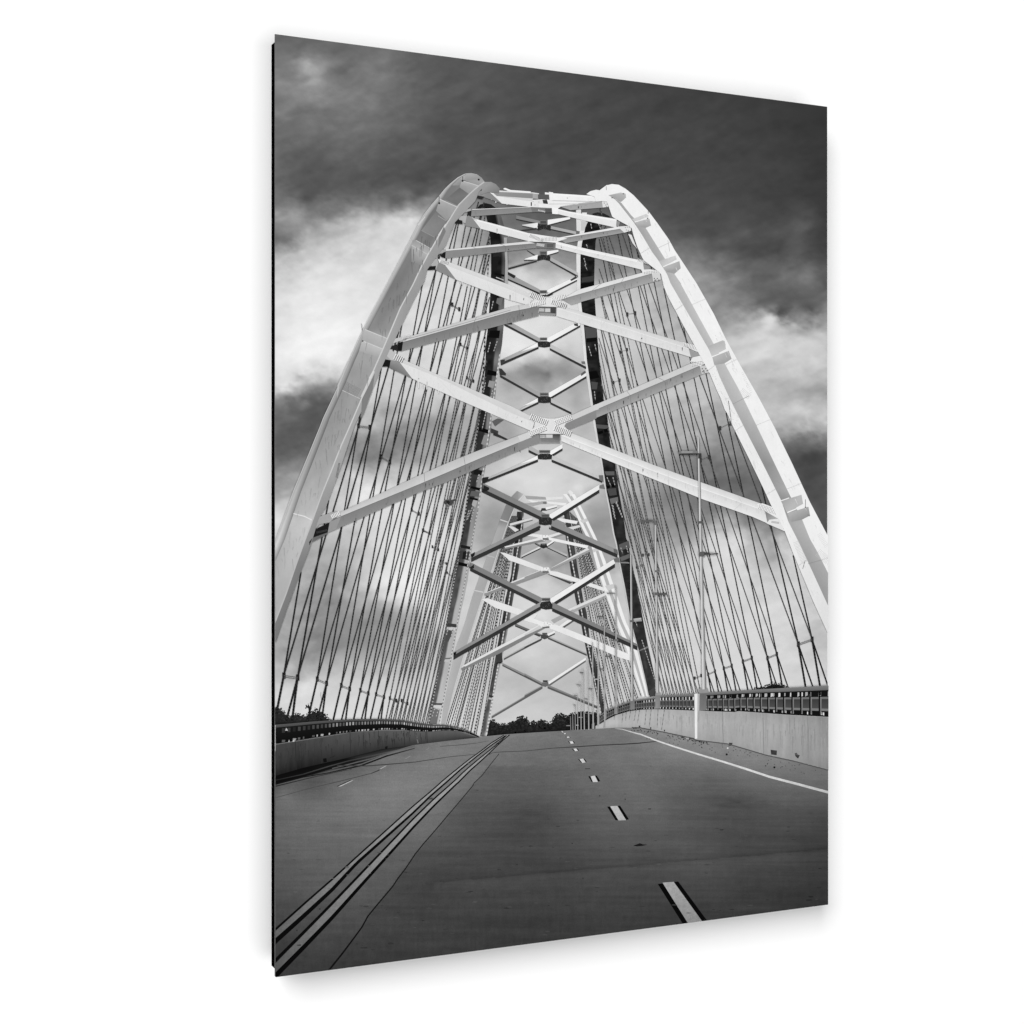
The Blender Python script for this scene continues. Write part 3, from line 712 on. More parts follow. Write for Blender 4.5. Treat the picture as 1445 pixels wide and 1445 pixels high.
# ------------------------------------------------------------------ lines of the front ribs
L0 = t1(553,108, 470,150, 390,215, 330,275, 275,345, 200,430, 120,535, 60,640, 0,760) + b3(600,0, 475,235, 400,400, 345,530, 270,690) + t6(480,0, 345,330, 200,680, 80,1010, 22,1170) + [(340, 872)]
L2 = t1(742,195, 680,240, 600,310, 480,430, 380,590, 290,720, 230,830, 165,940, 90,1080, 0,1270) + t3(455,0, 320,250, 190,560, 50,880) + t6(785,0, 690,215, 590,470, 500,690, 400,970, 320,1180, 240,1400) + t14(130,420, 22,700) + [(340, 982)]
L3 = t1(760,230, 690,290, 650,390, 545,500, 440,610, 390,730, 350,840, 300,900, 160,1090, 130,1210, 60,1330) + t3(530,40, 385,320, 290,520, 200,700, 125,870, 50,1050) + t6(830,0, 700,390, 640,560, 540,830, 460,960, 390,1200, 300,1445) + t14(130,600, 22,920) + [(340, 1010)]
fL0, fL2, fL3 = xofy(L0), xofy(L2), xofy(L3)
fLw = ramp(245, 3, 280, 8.5, 330, 8.5, 400, 7, 500, 8.5, 600, 9.5, 760, 13, 1000, 14)
fL1 = lambda y: fL0(y) + fLw(y)
R0 = t2(740,217, 810,225, 880,265, 960,330, 1040,415, 1110,490, 1200,610, 1320,780, 1380,890) + t5(1025,0, 1200,310, 1330,580, 1445,790) + t9(715,0, 880,310, 1060,680, 1240,1070, 1425,1420) + [(1190, 800)]
R1 = t2(700,335, 830,400, 945,545, 1085,665, 1275,970, 1375,1130, 1445,1240) + t5(865,0, 1190,600, 1310,815, 1445,1060) + t9(555,0, 700,300, 880,680, 1045,1020, 1165,1260, 1240,1445) + t17(1250,0, 1355,210) + [(1190, 850)]
R2 = t2(690,320, 720,335, 795,395, 870,490, 950,590, 1050,740, 1150,910, 1210,990, 1300,1130) + t5(760,0, 1090,570, 1160,690, 1260,950, 1365,1180) + t9(430,30, 560,290, 760,680, 950,1060, 1020,1270) + b6(1235,205, 1290,320, 1400,560) + [(1190, 900)]
R3 = t2(640,285, 690,395, 745,555, 940,660, 960,740, 1000,860, 1060,990, 1240,1130) + t5(690,30, 730,130, 890,430, 985,600, 1165,930, 1235,1100, 1330,1310) + t9(325,0, 380,150, 460,310, 620,630, 760,920, 840,1095, 985,1370) + t17(995,0, 1200,490, 1355,830) + [(1190, 945)]
fR0, fR1, fR2, fR3 = xofy(R0), xofy(R1), xofy(R2), xofy(R3)

# ------------------------------------------------------------------ hanger cables
def railtop_left(x): return float(np.interp(x, [388, 440, 537, 585, 635], [1023, 1018, 1015, 1019, 1024]))
def railtop_right(x): return float(np.interp(x, [890, 923, 980, 1063, 1167], [986, 981, 978, 972, 967]))
LN = [((400.2,953),(419.6,955.8)), ((447.3,957.9),(460.4,964)), ((481.2,966.9),(493,971.7)), ((508.2,973.8),(519.3,978)), ((530.3,979.4),(541.4,983)), ((549.7,985),(558.7,988.4)), ((566.3,988.4),(574.6,992.6)), ((581,992),(588,995)), ((593,995),(599.5,998)), ((603,998),(609,1000))]
LS = [(-.163,-.300), (-.162,-.290), (-.168,-.284), (-.180,-.284), (-.191,-.286), (-.198,-.280), (-.204,-.275), (-.208,-.268), (-.210,-.26), (-.205,-.25)]
def end_left(x, y, s):
    """follow the rope upward to the front rib's edge or the rear rib"""
    yy = y
    while yy > 285:
        yy -= 2
        xx = x + s * (yy - y)
        if xx <= fL3(yy) + .5 and yy < y - 40: return (xx, yy)
        if xx >= NLl(yy) + 1.5: return (xx, yy)
        if xx > 690: return (xx, yy)
    return (x + s * (yy - y), yy)
def end_right(x, y, s):
    yy = y
    while yy > 285:
        yy -= 2
        xx = x + s * (yy - y)
        if xx >= fR3(yy) - .5 and yy < y - 40: return (xx, yy)
        if xx <= NRr(yy) - 1.0 and yy > 320: return (xx, yy)
        if xx < 845: return (xx, yy)
    return (x + s * (yy - y), yy)
def cable(p, q, w0, w1, ph, L, dark=40, light=112, down=None):
    k = Ink(L)
    k.rope(p, q, w0, w1, dark, light, 4.6, ph)
    if down: k.rope(p, down, w0 * 1.3, w0 * 1.3, 24, 40, 4.6, ph)
    return k.build('hanger_cable', root, M_INK)
LAYER[0] += 6; base = LAYER[0]
for i, ((a, b), (s1, s2)) in enumerate(zip(LN[:5], LS)):
    w = np.interp(i, [0, 1, 4, 9], [2.3, 1.8, 1.45, 1.2])
    for j, (n, ds) in enumerate(((a, 0), (b, -.012))):
        e1 = end_left(n[0], n[1], s1 + ds); e2 = end_left(n[0], n[1], s2 + ds * -.6)
        hb = railtop_left(n[0]) + 4 - n[1]
        d1 = (n[0] + .17 * -hb * (1.35 if j == 0 else .75), n[1] + hb); d2 = (n[0] - hb * (.235 if j == 0 else .26), n[1] + hb)
        if i == 0 and j == 0: e1 = t14(285,195)[0]; d1 = t15(30,500)[0]; d2 = None
        cable(n, e1, w * 1.05, w * .85, i + j, base + 1 + j, 30, np.interp(i, [0, 3, 9], [36, 62, 84]), d1)
        cable(n, e2, w * .95, w * .8, i + j + 1, base + 3 + j, 40, np.interp(i, [0, 3, 9], [46, 68, 88]), d2)
rr = random.Random(33)
for i in range(21):
    t = (i + .5) / 21
    n = (546 + 62 * t ** .9, 990 + 12 * t)
    sl = (-.198, -.278, -.208, -.262)[i % 4] + rr.uniform(-.006, .006) + .03 * t * (i % 2)
    n = (n[0] - 5, railtop_left(n[0]) + 4)
    cable(n, end_left(n[0], n[1], sl), 1.4 - .3 * t, 1.15 - .25 * t, i, base + 5 + i % 2, 50, 100)
RN = [((1126,908.7),(1145.4,901.8)), ((1082.4,928),(1095.6,922.6)), ((1047.8,933),(1060.3,928)), ((1020.8,942.6),(1032,939)), ((998.7,951),(1008.4,946.8)), ((979.8,956.7),(988.8,953)), ((964.6,963),(972.9,959.4)), ((950.7,967),(958.3,965)), ((939,973.3),(946.6,972.6)), ((931,976),(936,975))]
RS = [(.231,.368), (.216,.342), (.212,.335), (.208,.33), (.205,.325), (.202,.318), (.20,.31), (.198,.30), (.196,.285), (.19,.26)]
LAYER[0] += 8; base = LAYER[0]
for i, ((a, b), (s1, s2)) in enumerate(zip(RN[:5], RS)):
    w = np.interp(i, [0, 1, 4, 9], [2.0, 1.6, 1.3, 1.1])
    for j, (n, ds) in enumerate(((a, 0), (b, -.006))):
        e1 = end_right(n[0], n[1], s1 + ds); e2 = end_right(n[0], n[1], s2 + ds + .01 * j)
        hb = railtop_right(n[0]) + 3 - n[1]
        d1 = (n[0] + .17 * hb, n[1] + hb); d2 = (n[0] + hb * .34, n[1] + hb)
        cable(n, e1, w * 1.05, w * .85, i + j, base + 1 + j, 32, np.interp(i, [0, 3, 9], [42, 66, 90]), d1)
        cable(n, e2, w * .8, w * .7, i + j + 1, base + 3 + j, 62, np.interp(i, [0, 3, 9], [76, 88, 108]), d2)
for i in range(21):
    t = (i + .5) / 21
    n = (986 - 57 * t ** .9, 955 + 24 * t)
    sl = (.204, .318, .200, .300)[i % 4] + rr.uniform(-.006, .006) - .04 * t * (i % 2)
    n = (n[0] + 5, railtop_right(n[0]) + 3)
    cable(n, end_right(n[0], n[1], sl), 1.2 - .3 * t, 1.0 - .2 * t, i, base + 5 + i % 2, 56, 108)
LAYER[0] += 8
# clamps that tie neighbouring ropes
def clamp(a, b, s, dark=30, double=True):
    k = Ink()
    for p in (a, b):
        k.poly([(p[0] - 1.9 * s, p[1] - 3.6 * s), (p[0] + 2.1 * s, p[1] - 3.6 * s), (p[0] + 2.2 * s, p[1] + 3.9 * s), (p[0] - 1.9 * s, p[1] + 4.2 * s)], dark)
    k.line([a, b], .7 * s, 95)
    if double: k.line([(a[0], a[1] + 2 * s), (b[0], b[1] + 2 * s)], .7 * s, 95)
    k.build('cable_clamp', root, M_INK)
for i, (a, b) in enumerate(LN[:7]): clamp(a, b, np.interp(i, [0, 1, 8], [1.15, .95, .45]))
for i, (a, b) in enumerate(RN[:6]): clamp(a, b, np.interp(i, [0, 1, 8], [1.0, .8, .4]), 40)
for f, c, s in ((t6, (1100,320,1190,372), 1.1), (t6, (870,5,985,20), 1.2), (t7, (220,1150,292,1190), .9), (t7, (335,1360,402,1388), .85), (t10, (122,490,185,520), .8), (t10, (215,660,275,690), .7), (t10, (295,805,355,830), .6), (t10, (365,925,417,960), .6),
                (t3, (850,215,922,262), 1.0), (t3, (935,620,1000,658), .8), (t3, (1000,960,1065,995), .8)):
    p = f(*c); clamp(p[0], p[1], s * .75)
for f, c, s in ((t5, (322,315,402,303), 1.0), (t5, (250,700,320,675), .8), (t5, (182,1010,245,985), .8), (t9, (330,318,430,272), 1.0), (t9, (130,645,215,612), 1.0), (t11, (1280,600,1350,590), .7), (t11, (1205,745,1265,740), .7), (t11, (1140,870,1195,850), .6)):
    p = f(*c); clamp(p[0], p[1], s * .75, 55, False)
k = Ink()
k.poly(t10(330,215, 350,180, 385,190, 425,180, 460,175, 455,185, 425,200, 410,240, 385,240, 370,215, 345,230), 70)
k.poly(t10(355,195, 375,185, 395,210, 380,230, 360,215), 38)
k.build('bird', root, M_INK, 'small dark bird in front of the left cables')

# ------------------------------------------------------------------ big front braces
def brace(top, ridge, lower, gt, gf, extra=None, label=None):
    k = Ink()
    n = len(top)
    k.strip(top, ridge, gt[0] if n < 3 else gt[0], gt[1])
    k.strip(ridge, lower, gf[0], gf[1])
    k.line(ridge, .8, min(250, gt[1] + 14) if gf[0] > 180 else (gf[0] - 18))
    rr = random.Random(int(top[0][0] * 7 + top[0][1]))
    L = k.lay()
    l = math.hypot(top[-1][0] - top[0][0], top[-1][1] - top[0][1])
    for _ in range(int(l / 5)):          # rain streaks and seams on the web
        t = rr.random(); u = rr.uniform(0, .6)
        def at(P, t):
            f = t * (len(P) - 1); i = min(int(f), len(P) - 2); f -= i
            return (P[i][0] + (P[i + 1][0] - P[i][0]) * f, P[i][1] + (P[i + 1][1] - P[i][1]) * f)
        a, b = at(ridge, t), at(lower, t)
        hgt = (b[1] - a[1]); x = a[0]; y = a[1] + hgt * u
        w = rr.uniform(.5, 2.2); e = min(1, u + rr.uniform(.15, .6)); d = rr.uniform(2, 8) * (1 if gf[0] > 180 else -1 if rr.random() < .3 else 1)
        k.face([(x, y, gf[0] - d), (x + w, y, gf[0] - d), (x + w * .8, a[1] + hgt * e, gf[0] - d * .3), (x + .2, a[1] + hgt * e, gf[0] - d * .3)], L)
    if l > 100:
        for t in (.33, .66):
            k.line([at(top, t), at(ridge, t), at(lower, t)], .5, gf[0] - 14)
    if extra: extra(k)
    return k.build('cross_brace', root, M_STEEL, label)
def bolts(k, a, b, wdt, rows, cols, r, g, gs=None):
    """rows of bolt heads along a line: a bright head with a dark foot"""
    L1 = []
    dx, dy = b[0] - a[0], b[1] - a[1]; l = math.hypot(dx, dy)
    for i in range(cols):
        for j in range(rows):
            t = (i + .5) / cols; u = (j + .5) / rows - .5
            L1.append((a[0] + dx * t - dy / l * u * wdt, a[1] + dy * t + dx / l * u * wdt))
    if gs is not None: k.dots([(x + .55, y + .7) for x, y in L1], r * 1.25, gs - 22)
    k.dots(L1, r, g)
D = lambda f, *a: f(*a)
# top pair under the crown
brace(t1(850,278, 1240,305), t1(840,296, 1240,318), t1(900,340, 1240,362), (225, 215), (146, 138), lambda k: (k.line(t1(950,262, 1010,285, 1215,300), 2.4, 240), k.poly(t1(1235,308, 1300,320, 1300,370, 1235,362), 165), k.poly(t1(1290,318, 1405,325, 1405,375, 1290,365), 100), k.poly(t1(1215,378, 1330,372, 1445,384, 1445,458, 1225,452), 228), k.poly(t1(1335,378, 1395,378, 1390,420, 1345,415), 60), k.dots(t1(1240,395, 1260,430, 1300,400, 1320,440, 1410,430, 1425,400), .7, 140)))
brace(t2(105,308, 580,338), t2(105,322, 580,350), t2(110,378, 580,392), (246, 244), (240, 240), lambda k: (k.poly(t2(60,300, 180,315, 180,372, 110,375, 60,330), 242), k.dots(t2(575,372, 590,372, 600,375), .7, 120), k.poly(t2(80,375, 580,392, 420,412, 230,440, 190,468, 0,468, 0,420, 95,420), 238), k.line(t2(130,385, 560,395), 1, 185), k.line(t2(100,420, 400,418), .8, 190)))
brace(t1(802,302, 1225,392), t1(808,308, 1225,398), t1(920,415, 1080,447, 1225,452)[0:1] + t1(1225,452), (236, 234), (232, 230), lambda k: (k.poly(t1(765,288, 800,300, 920,412, 740,350), 138), k.poly(t1(680,285, 770,290, 740,345, 670,340), 145), k.poly(t1(665,330, 740,345, 720,372, 660,360), 45), k.line(t1(1222,400, 1222,440), 1.6, 40)))
brace(t2(230,440, 640,388), t2(220,448, 640,395), t2(320,482, 660,455), (232, 228), (165, 170), lambda k: (k.poly(t2(640,385, 710,390, 705,450, 650,455), 225), k.dots(t2(665,410, 680,430, 695,420, 690,445), .8, 130)))
brace(t1(620,472, 1215,448), t1(615,482, 1215,456), t1(608,546, 1280,498), (228, 222), (136, 144), lambda k: (k.poly(t1(575,490, 612,490, 608,545, 570,530), 40), k.poly(t1(490,495, 600,465, 615,485, 530,510), 170), k.poly(t1(1215,450, 1445,462, 1445,505, 1230,500), 120), k.poly(t1(1360,470, 1430,465, 1430,505, 1365,508), 90), bolts(k, t1(1290,482)[0], t1(1365,500)[0], 2.2, 2, 6, .55, 235)))
brace(t2(135,455, 300,495, 795,575), t2(190,478, 400,525, 790,588), t2(190,522, 450,585, 790,662), (244, 242), (234, 230), lambda k: (k.poly(t2(130,450, 195,462, 190,525, 135,520), 246), k.poly(t2(790,590, 825,600, 815,650, 785,640), 150)))
k = Ink()
k.poly(t1(815,292, 1240,312, 1240,364, 870,338), [150, 140, 136, 146]); k.poly(t1(1236,310, 1300,320, 1300,370, 1236,364), 168); k.poly(t1(1290,318, 1408,324, 1408,376, 1290,366), 92)
k.poly(t1(870,338, 1240,364, 1225,396, 960,352), 212); k.line(t1(815,288, 1240,307, 1300,316), 1.4, 222); k.line(t1(940,262, 1000,285, 1215,302), 2.0, 240)
k.poly(t1(1400,296, 1445,302, 1445,384, 1408,384), 240)
k.build('cross_brace', root, M_STEEL, 'topmost grey brace beam under the crown')
# third crossing
brace(t1(630,565, 1200,718), t1(632,578, 1200,730), t1(705,672, 1205,802), (236, 234), (228, 228), lambda k: (k.poly(t1(560,538, 632,575, 705,672, 545,640), 140), k.poly(t1(490,545, 565,535, 550,615, 480,600), 178), k.poly(t1(450,570, 520,590, 520,625, 445,620), 36), bolts(k, t1(620,560)[0], t1(660,580)[0], 2, 1, 4, .6, 245, 120)))
brace(t2(200,762, 800,652), t2(205,776, 870,668), t2(270,818, 870,712), (234, 234), (142, 162), lambda k: (k.poly(t2(800,650, 930,640, 940,690, 870,712), 228), k.dots(t2(880,660, 900,655, 920,655, 890,685, 910,690, 925,700), .8, 140)))
brace(t1(350,884, 1190,800), t1(352,900, 1270,822), t1(338,976, 720,910, 1275,866)[0:1] + t1(1275,866), (218, 224), (128, 142), lambda k: (k.poly(t1(345,900, 720,868, 725,910, 340,975), 138), k.poly(t1(300,935, 350,905, 345,972, 300,960), 28), k.poly(t1(265,890, 350,880, 350,905, 280,930), 165), k.poly(t1(1265,818, 1445,812, 1445,872, 1275,868), 118), k.poly(t1(1380,825, 1445,825, 1445,862, 1380,862), 92), bolts(k, t1(1275,832)[0], t1(1355,842)[0], 4, 3, 7, .6, 238)))
brace(t2(170,800, 500,880, 1065,1000), t2(170,822, 500,905, 1065,1020), t2(168,868, 430,932, 1072,1096), (240, 238), (226, 232), lambda k: (k.poly(t2(1060,1028, 1130,1062, 1120,1090, 1070,1090), 150), k.poly(t2(1040,1090, 1130,1085, 1225,1100, 1225,1130, 1060,1130), 232), bolts(k, t2(1000,985)[0], t2(1110,1020)[0], 4, 3, 8, .55, 250, 165)))
# gusset of crossing three
k = Ink(); k.poly(t1(1190,715, 1250,725, 1445,755, 1445,805, 1270,805, 1190,800), 234); k.poly(t2(0,750, 190,760, 290,770, 200,800, 175,815, 0,800), 238)
bolts(k, t1(1200,735)[0], t1(1340,790)[0], 5, 4, 12, .5, 250, 150); bolts(k, t2(10,775)[0], t2(180,770)[0], 5, 4, 12, .5, 252, 165)
k.build('gusset_plate', root, M_STEEL)
# second crossing
brace(t1(380,1010, 990,1240) + t4(480,110), t1(345,1045, 990,1290) + t4(500,165), t1(455,1190, 990,1395) + t4(480,225), (218, 214), (226, 224), lambda k: (k.poly(t1(262,1010, 345,1045, 455,1190, 245,1090), 138), k.poly(t1(180,1000, 265,975, 275,1020, 250,1090, 185,1030), 175), k.poly(t1(150,1060, 250,1050, 245,1090, 160,1095), 30), k.poly(t1(270,980, 385,1015, 350,1045, 280,1015), 225), bolts(k, t1(290,1000)[0], t1(375,1020)[0], 4, 3, 7, .6, 248, 130)))
brace(t2(405,1292, 1105,1105), t2(230,1392, 1150,1130), t2(330,1445, 1165,1212), (224, 228), (145, 168), lambda k: (k.poly(t2(1150,1130, 1230,1105, 1240,1190, 1165,1212), 215), k.dots(t2(1175,1180, 1190,1195, 1205,1180, 1220,1195, 1180,1200), 1, 110), bolts(k, t2(1060,1120)[0], t2(1200,1100)[0], 3.5, 2, 8, .6, 248, 170)))
brace(t3(420,540, 1445,240) + t4(545,195), t3(350,600, 1445,292) + t4(562,238), t3(330,690, 1445,402) + t4(575,330), (200, 210), (124, 138), lambda k: (k.poly(t3(290,610, 348,592, 335,690, 300,690), 26), k.poly(t3(195,650, 290,620, 300,690, 190,660), 40), k.poly(t3(195,610, 240,570, 420,525, 435,545, 250,610, 200,625), 196), bolts(k, t3(340,555)[0], t3(425,538)[0], 4, 3, 8, .6, 245, 120), k.line(t3(420,560, 1445,272), .8, 150)))
brace(t4(830,240, 1445,420) + t5(880,600), t4(760,252, 1445,455) + t5(950,668), t4(755,335, 1445,545) + t5(970,752), (212, 222), (222, 228), lambda k: (k.poly(t5(948,668, 985,690, 1050,715, 1085,725, 985,755, 968,750), 160), k.poly(t5(880,598, 1060,645, 1100,700, 1085,720, 955,665), 236), bolts(k, t5(890,620)[0], t5(1050,660)[0], 6, 4, 10, .6, 252, 175), k.poly(t5(985,755, 1090,730, 1140,800, 960,800), 236)))
k = Ink(); k.poly(t4(470,110, 640,145, 700,145, 850,125, 800,180, 790,230, 750,240, 570,235, 470,225, 530,165), 226)
bolts(k, t4(485,105)[0], t4(640,165)[0], 7, 5, 9, .85, 250, 125); bolts(k, t4(480,225)[0], t4(640,185)[0], 6, 4, 9, .85, 250, 125)
bolts(k, t4(700,170)[0], t4(850,130)[0], 6, 4, 9, .85, 250, 125); bolts(k, t4(700,180)[0], t4(855,235)[0], 7, 4, 9, .85, 250, 125)
k.poly(t4(570,240, 752,240, 750,330, 580,322), [105, 88, 96, 130]); k.poly(t4(640,256, 692,256, 692,292, 640,292), 205); k.poly(t4(695,245, 748,245, 746,310, 695,300), 70)
k.poly(t4(585,300, 745,308, 745,328, 590,322), 150); bolts(k, t4(578,270)[0], t4(632,272)[0], 4.5, 3, 5, .7, 225)
k.build('gusset_plate', root, M_STEEL)
# lowest crossing
brace(t3(350,778, 700,930, 1445,1250) + t8(190,190), t3(315,805, 700,958, 1445,1322) + t8(240,265), t3(440,970, 900,1180, 1400,1395) + t8(215,352), (214, 210), (226, 226), lambda k: (k.poly(t3(225,780, 315,805, 440,970, 205,860), [150, 150, 128, 110]), k.poly(t3(120,770, 222,785, 210,850, 118,850), 26), k.poly(t3(130,720, 185,655, 260,705, 225,785, 130,765), 165), k.poly(t3(185,660, 260,700, 350,765, 310,800, 225,780, 160,720), 190), bolts(k, t3(255,740)[0], t3(350,785)[0], 8, 4, 5, .9, 250, 90)))
brace(t5(0,1235, 960,820), t5(0,1290, 1060,842), t5(0,1372, 1090,922), (208, 210), (140, 164), lambda k: (k.poly(t8(560,205, 640,180, 870,75, 900,125, 840,150, 545,280, 545,250), 208), k.poly(t8(545,278, 840,148, 870,135, 875,220, 600,332, 545,310), 138), k.poly(t5(955,825, 1090,785, 1140,805, 1065,845), 232), k.poly(t5(1060,845, 1165,825, 1165,905, 1080,925), 205), k.dots(t5(1085,870, 1100,890, 1120,870, 1135,890, 1105,905, 1090,900), 1.1, 120), bolts(k, t5(970,825)[0], t5(1120,795)[0], 6, 3, 9, .7, 250, 160)))
brace(t6(680,890, 1445,532) + t7(545,690, 865,560, 1400,362), t6(640,952, 1445,622) + t7(560,782, 880,645, 1445,412), t6(560,1095, 1445,702) + t7(570,870, 895,728, 1330,540), (192, 208), (128, 140), lambda k: (k.poly(t7(1300,400, 1400,362, 1445,345, 1445,412, 1330,460), 212), k.poly(t7(1300,470, 1445,410, 1445,495, 1310,548), 139), k.poly(t8(185,432, 290,385, 295,470, 130,520, 110,468), 140), k.poly(t6(560,990, 690,935, 640,1060, 555,1095), 150), k.poly(t6(400,1075, 575,990, 555,1095, 400,1160), 28), k.poly(t6(395,1150, 558,1092, 555,1110, 380,1200), 105), k.poly(t6(450,940, 640,875, 690,905, 570,990, 470,1010, 410,1075, 400,1050), 165), bolts(k, t6(590,935)[0], t6(680,895)[0], 6, 4, 6, .8, 248, 130), bolts(k, t6(440,1095)[0], t6(550,1070)[0], 3, 2, 10, .6, 75)))
brace(t8(600,362, 1445,690) + t9(130,870, 720,1080, 910,1150), t8(515,392, 1445,752) + t9(140,935, 780,1160, 950,1235), t8(515,452, 1445,836) + t9(145,1042, 650,1220, 810,1290), (214, 232), (218, 236), lambda k: (k.poly(t9(785,1165, 945,1240, 830,1255, 810,1290), [120, 185, 165, 150]), k.poly(t9(700,1095, 760,1085, 905,1140, 975,1240, 950,1260, 785,1165), 238), bolts(k, t9(715,1110)[0], t9(900,1170)[0], 8, 4, 12, .65, 252, 180), k.poly(t9(800,1290, 830,1252, 940,1240, 1000,1320, 985,1370), 232), bolts(k, t9(850,1275)[0], t9(930,1285)[0], 3, 2, 7, .7, 150)))
k = Ink(); k.poly(t8(190,190, 380,222, 450,222, 610,190, 560,275, 545,300, 620,372, 500,380, 290,378, 180,388, 245,300, 245,265), 226)
for a, b in (((195,195),(375,265)), ((185,380),(360,310)), ((445,270),(620,200)), ((440,310),(615,380))):
    bolts(k, t8(*a)[0], t8(*b)[0], 8, 4, 10, .95, 252, 110)
k.poly(t8(290,378, 502,378, 502,472, 292,472), [112, 96, 140, 150]); k.poly(t8(360,386, 426,386, 426,418, 360,418), 205); k.poly(t8(428,382, 500,382, 498,450, 430,430), [70, 60, 120, 110])
bolts(k, t8(300,405)[0], t8(355,405)[0], 4, 2, 4, .8, 225); bolts(k, t8(310,440)[0], t8(490,445)[0], 5, 4, 20, .45, 105)
k.line(t8(245,255, 235,300), .8, 140)
k.build('gusset_plate', root, M_STEEL)

# ------------------------------------------------------------------ front ribs
web = ramp(255, 128, 300, 118, 345, 122, 362, 132, 420, 130, 465, 140, 480, 168, 500, 162, 560, 152, 640, 158, 720, 182, 735, 196, 770, 182, 880, 168)
fl = ramp(245, 165, 300, 172, 350, 176, 420, 170, 500, 158, 600, 150, 660, 158, 720, 178, 770, 196, 900, 190)
inn = ramp(257, 150, 300, 158, 350, 150, 420, 152, 480, 158, 560, 160, 640, 164, 700, 150, 760, 140, 800, 124, 900, 118)
k = Ink()
k.poly(t1(740,195, 810,194, 860,218, 900,262, 890,310, 780,300, 700,330), [165, 150, 140, 130, 120, 140, 140])
k.poly(t1(553,108, 470,150, 390,215, 330,275, 300,320, 345,385, 490,255, 512,182, 548,172), [175, 170, 165, 160, 160, 125, 130, 150, 165])
k.poly(t1(553,108, 610,105, 665,116, 715,152, 745,195, 690,240, 540,180), [175, 172, 160, 150, 165, 150, 150])
k.band(fL1, fL2, 262, 890, lambda u, y: web(y) + 10 * (u - .5) + 12 * (nz(u, y / 2.5, 61) - .5), 220, 8)
k.band(fL0, fL1, 246, 890, lambda u, y: fl(y) * (1.10 - .5 * abs(u - .32)) - 26 * max(0, u - .75) * 2, 200, 6)
k.band(fL2, fL3, 258, 920, lambda u, y: inn(y) + 6 * (1 - u), 200, 3)
# diaphragms across the trough
for pts, g in ((t1(512,182, 685,236, 590,322, 490,250), [180, 172, 150, 150]), (t1(490,255, 590,322, 470,440, 340,380), [105, 120, 112, 120]),
               (t1(285,372, 475,452, 360,592, 250,490), [176, 168, 150, 150]), (t1(245,500, 355,592, 235,760, 100,690), [122, 128, 130, 140]),
               (t1(10,790, 45,790, 208,882, 168,938, 0,842), [150, 152, 165, 178, 170]), (t1(0,842, 168,938, 110,1040, 0,1010), [172, 176, 140, 140]),
               (b3(482,235, 600,285, 575,335, 470,292), [182, 180, 172, 170]), (b3(470,295, 572,337, 560,380, 455,345), [190, 190, 166, 168])):
    k.poly(pts, g)
for pts, w, g in ((t1(512,180, 685,236), 1.0, 200), (t1(340,380, 470,440), .8, 150), (t1(285,370, 475,455), 1.2, 205), (t1(270,540, 350,590), .8, 165), (t1(45,790, 205,880), 1.0, 195), (t1(0,840, 168,936), 1.2, 190),
                  (b3(485,235, 600,282), 1.2, 205), (b3(470,292, 575,335), 1.4, 205), (t6(205,900, 320,930, 400,970), 1.4, 225), (t1(100,690, 235,760), .8, 150)):
    k.line(pts, w, g)
k.line([(fL2(y), y) for y in np.linspace(257, 900, 120)], [1.8] * 120, [int(np.interp(y, [257, 330, 600, 800, 900], [190, 205, 205, 190, 185])) for y in np.linspace(257, 900, 120)])
k.line([(fL0(y) + .6, y) for y in np.linspace(246, 770, 100)], 1.0, 196)
# splice plates with bolts, pegs, streaks
k.poly(b3(525,445, 535,450, 485,570, 462,580), 205); k.poly(b3(400,395, 405,400, 355,520, 345,585, 345,520), 190)
k.poly(t3(0,960, 40,890, 50,895, 0,1010), 215)
k.poly(b3(535,460, 525,540, 480,660, 465,690, 470,590), 128)
bolts(k, b3(378,520)[0], b3(455,560)[0], 13, 8, 14, .55, 120); k.line(b3(370,545, 460,588), .8, 200)
k.poly(t1(270,735, 345,620, 355,640, 290,745), 208); k.poly(t1(60,630, 135,545, 140,555, 75,640), 205)
k.poly(t1(330,650, 350,700, 270,870, 280,760), 125)
for x, y in ((520,185), (282,412), (685,172)): k.dots(t1(x, y), 1.5, 25)
k.line(t1(522,140, 520,185), .8, 60); k.line(t1(281,340, 282,412), .8, 60); k.line(b3(468,205, 472,245), .7, 120); k.dots(b3(474,294), 1.2, 40)
bolts(k, b3(355,915)[0], b3(340,990)[0], 3, 2, 12, .7, 90)
k.poly(t6(365,1190, 400,1150, 370,1225), 40)
rr = random.Random(9)
for _ in range(110):
    y = rr.uniform(330, 800); u = rr.uniform(.1, .9)
    x = fL1(y) + (fL2(y) - fL1(y)) * u
    l = rr.uniform(4, 18)
    k.line([(x, y), (x + rr.uniform(-3, 2), y + l)], [.9, .3], web(y) - rr.uniform(6, 22))
k.build('arch_rib', root, M_STEEL, 'front left rib, an open grey steel trough')

k = Ink()
wr = ramp(270, 165, 330, 172, 400, 186, 480, 192, 560, 188, 620, 172, 655, 150, 690, 168, 705, 150, 740, 178, 830, 165)
k.poly(t2(480,320, 520,290, 580,275, 640,285, 700,390, 560,345), 240)
k.poly(t2(560,335, 628,270, 690,225, 760,300, 740,345, 720,400, 640,390, 575,395), 240)
k.poly(t2(628,275, 680,232, 740,217, 810,225, 870,262, 850,320, 700,345), 242)
k.band(fR2, fR1, 279, 872, lambda u, y: wr(y) + 14 * (u - .5), 200, 4)
k.band(fR1, fR0, 281, 860, lambda u, y: 244 + 3 * (nz(u, y, 71) - .5), 200, 2)
k.band(fR3, fR2, 280, 930, lambda u, y: np.interp(y, [280, 500, 760, 930], [238, 240, 240, 226]), 200, 2)
k.poly(t2(740,217, 810,225, 880,265, 960,330, 1040,415, 945,545, 830,400, 880,330, 790,290, 700,300), 243)
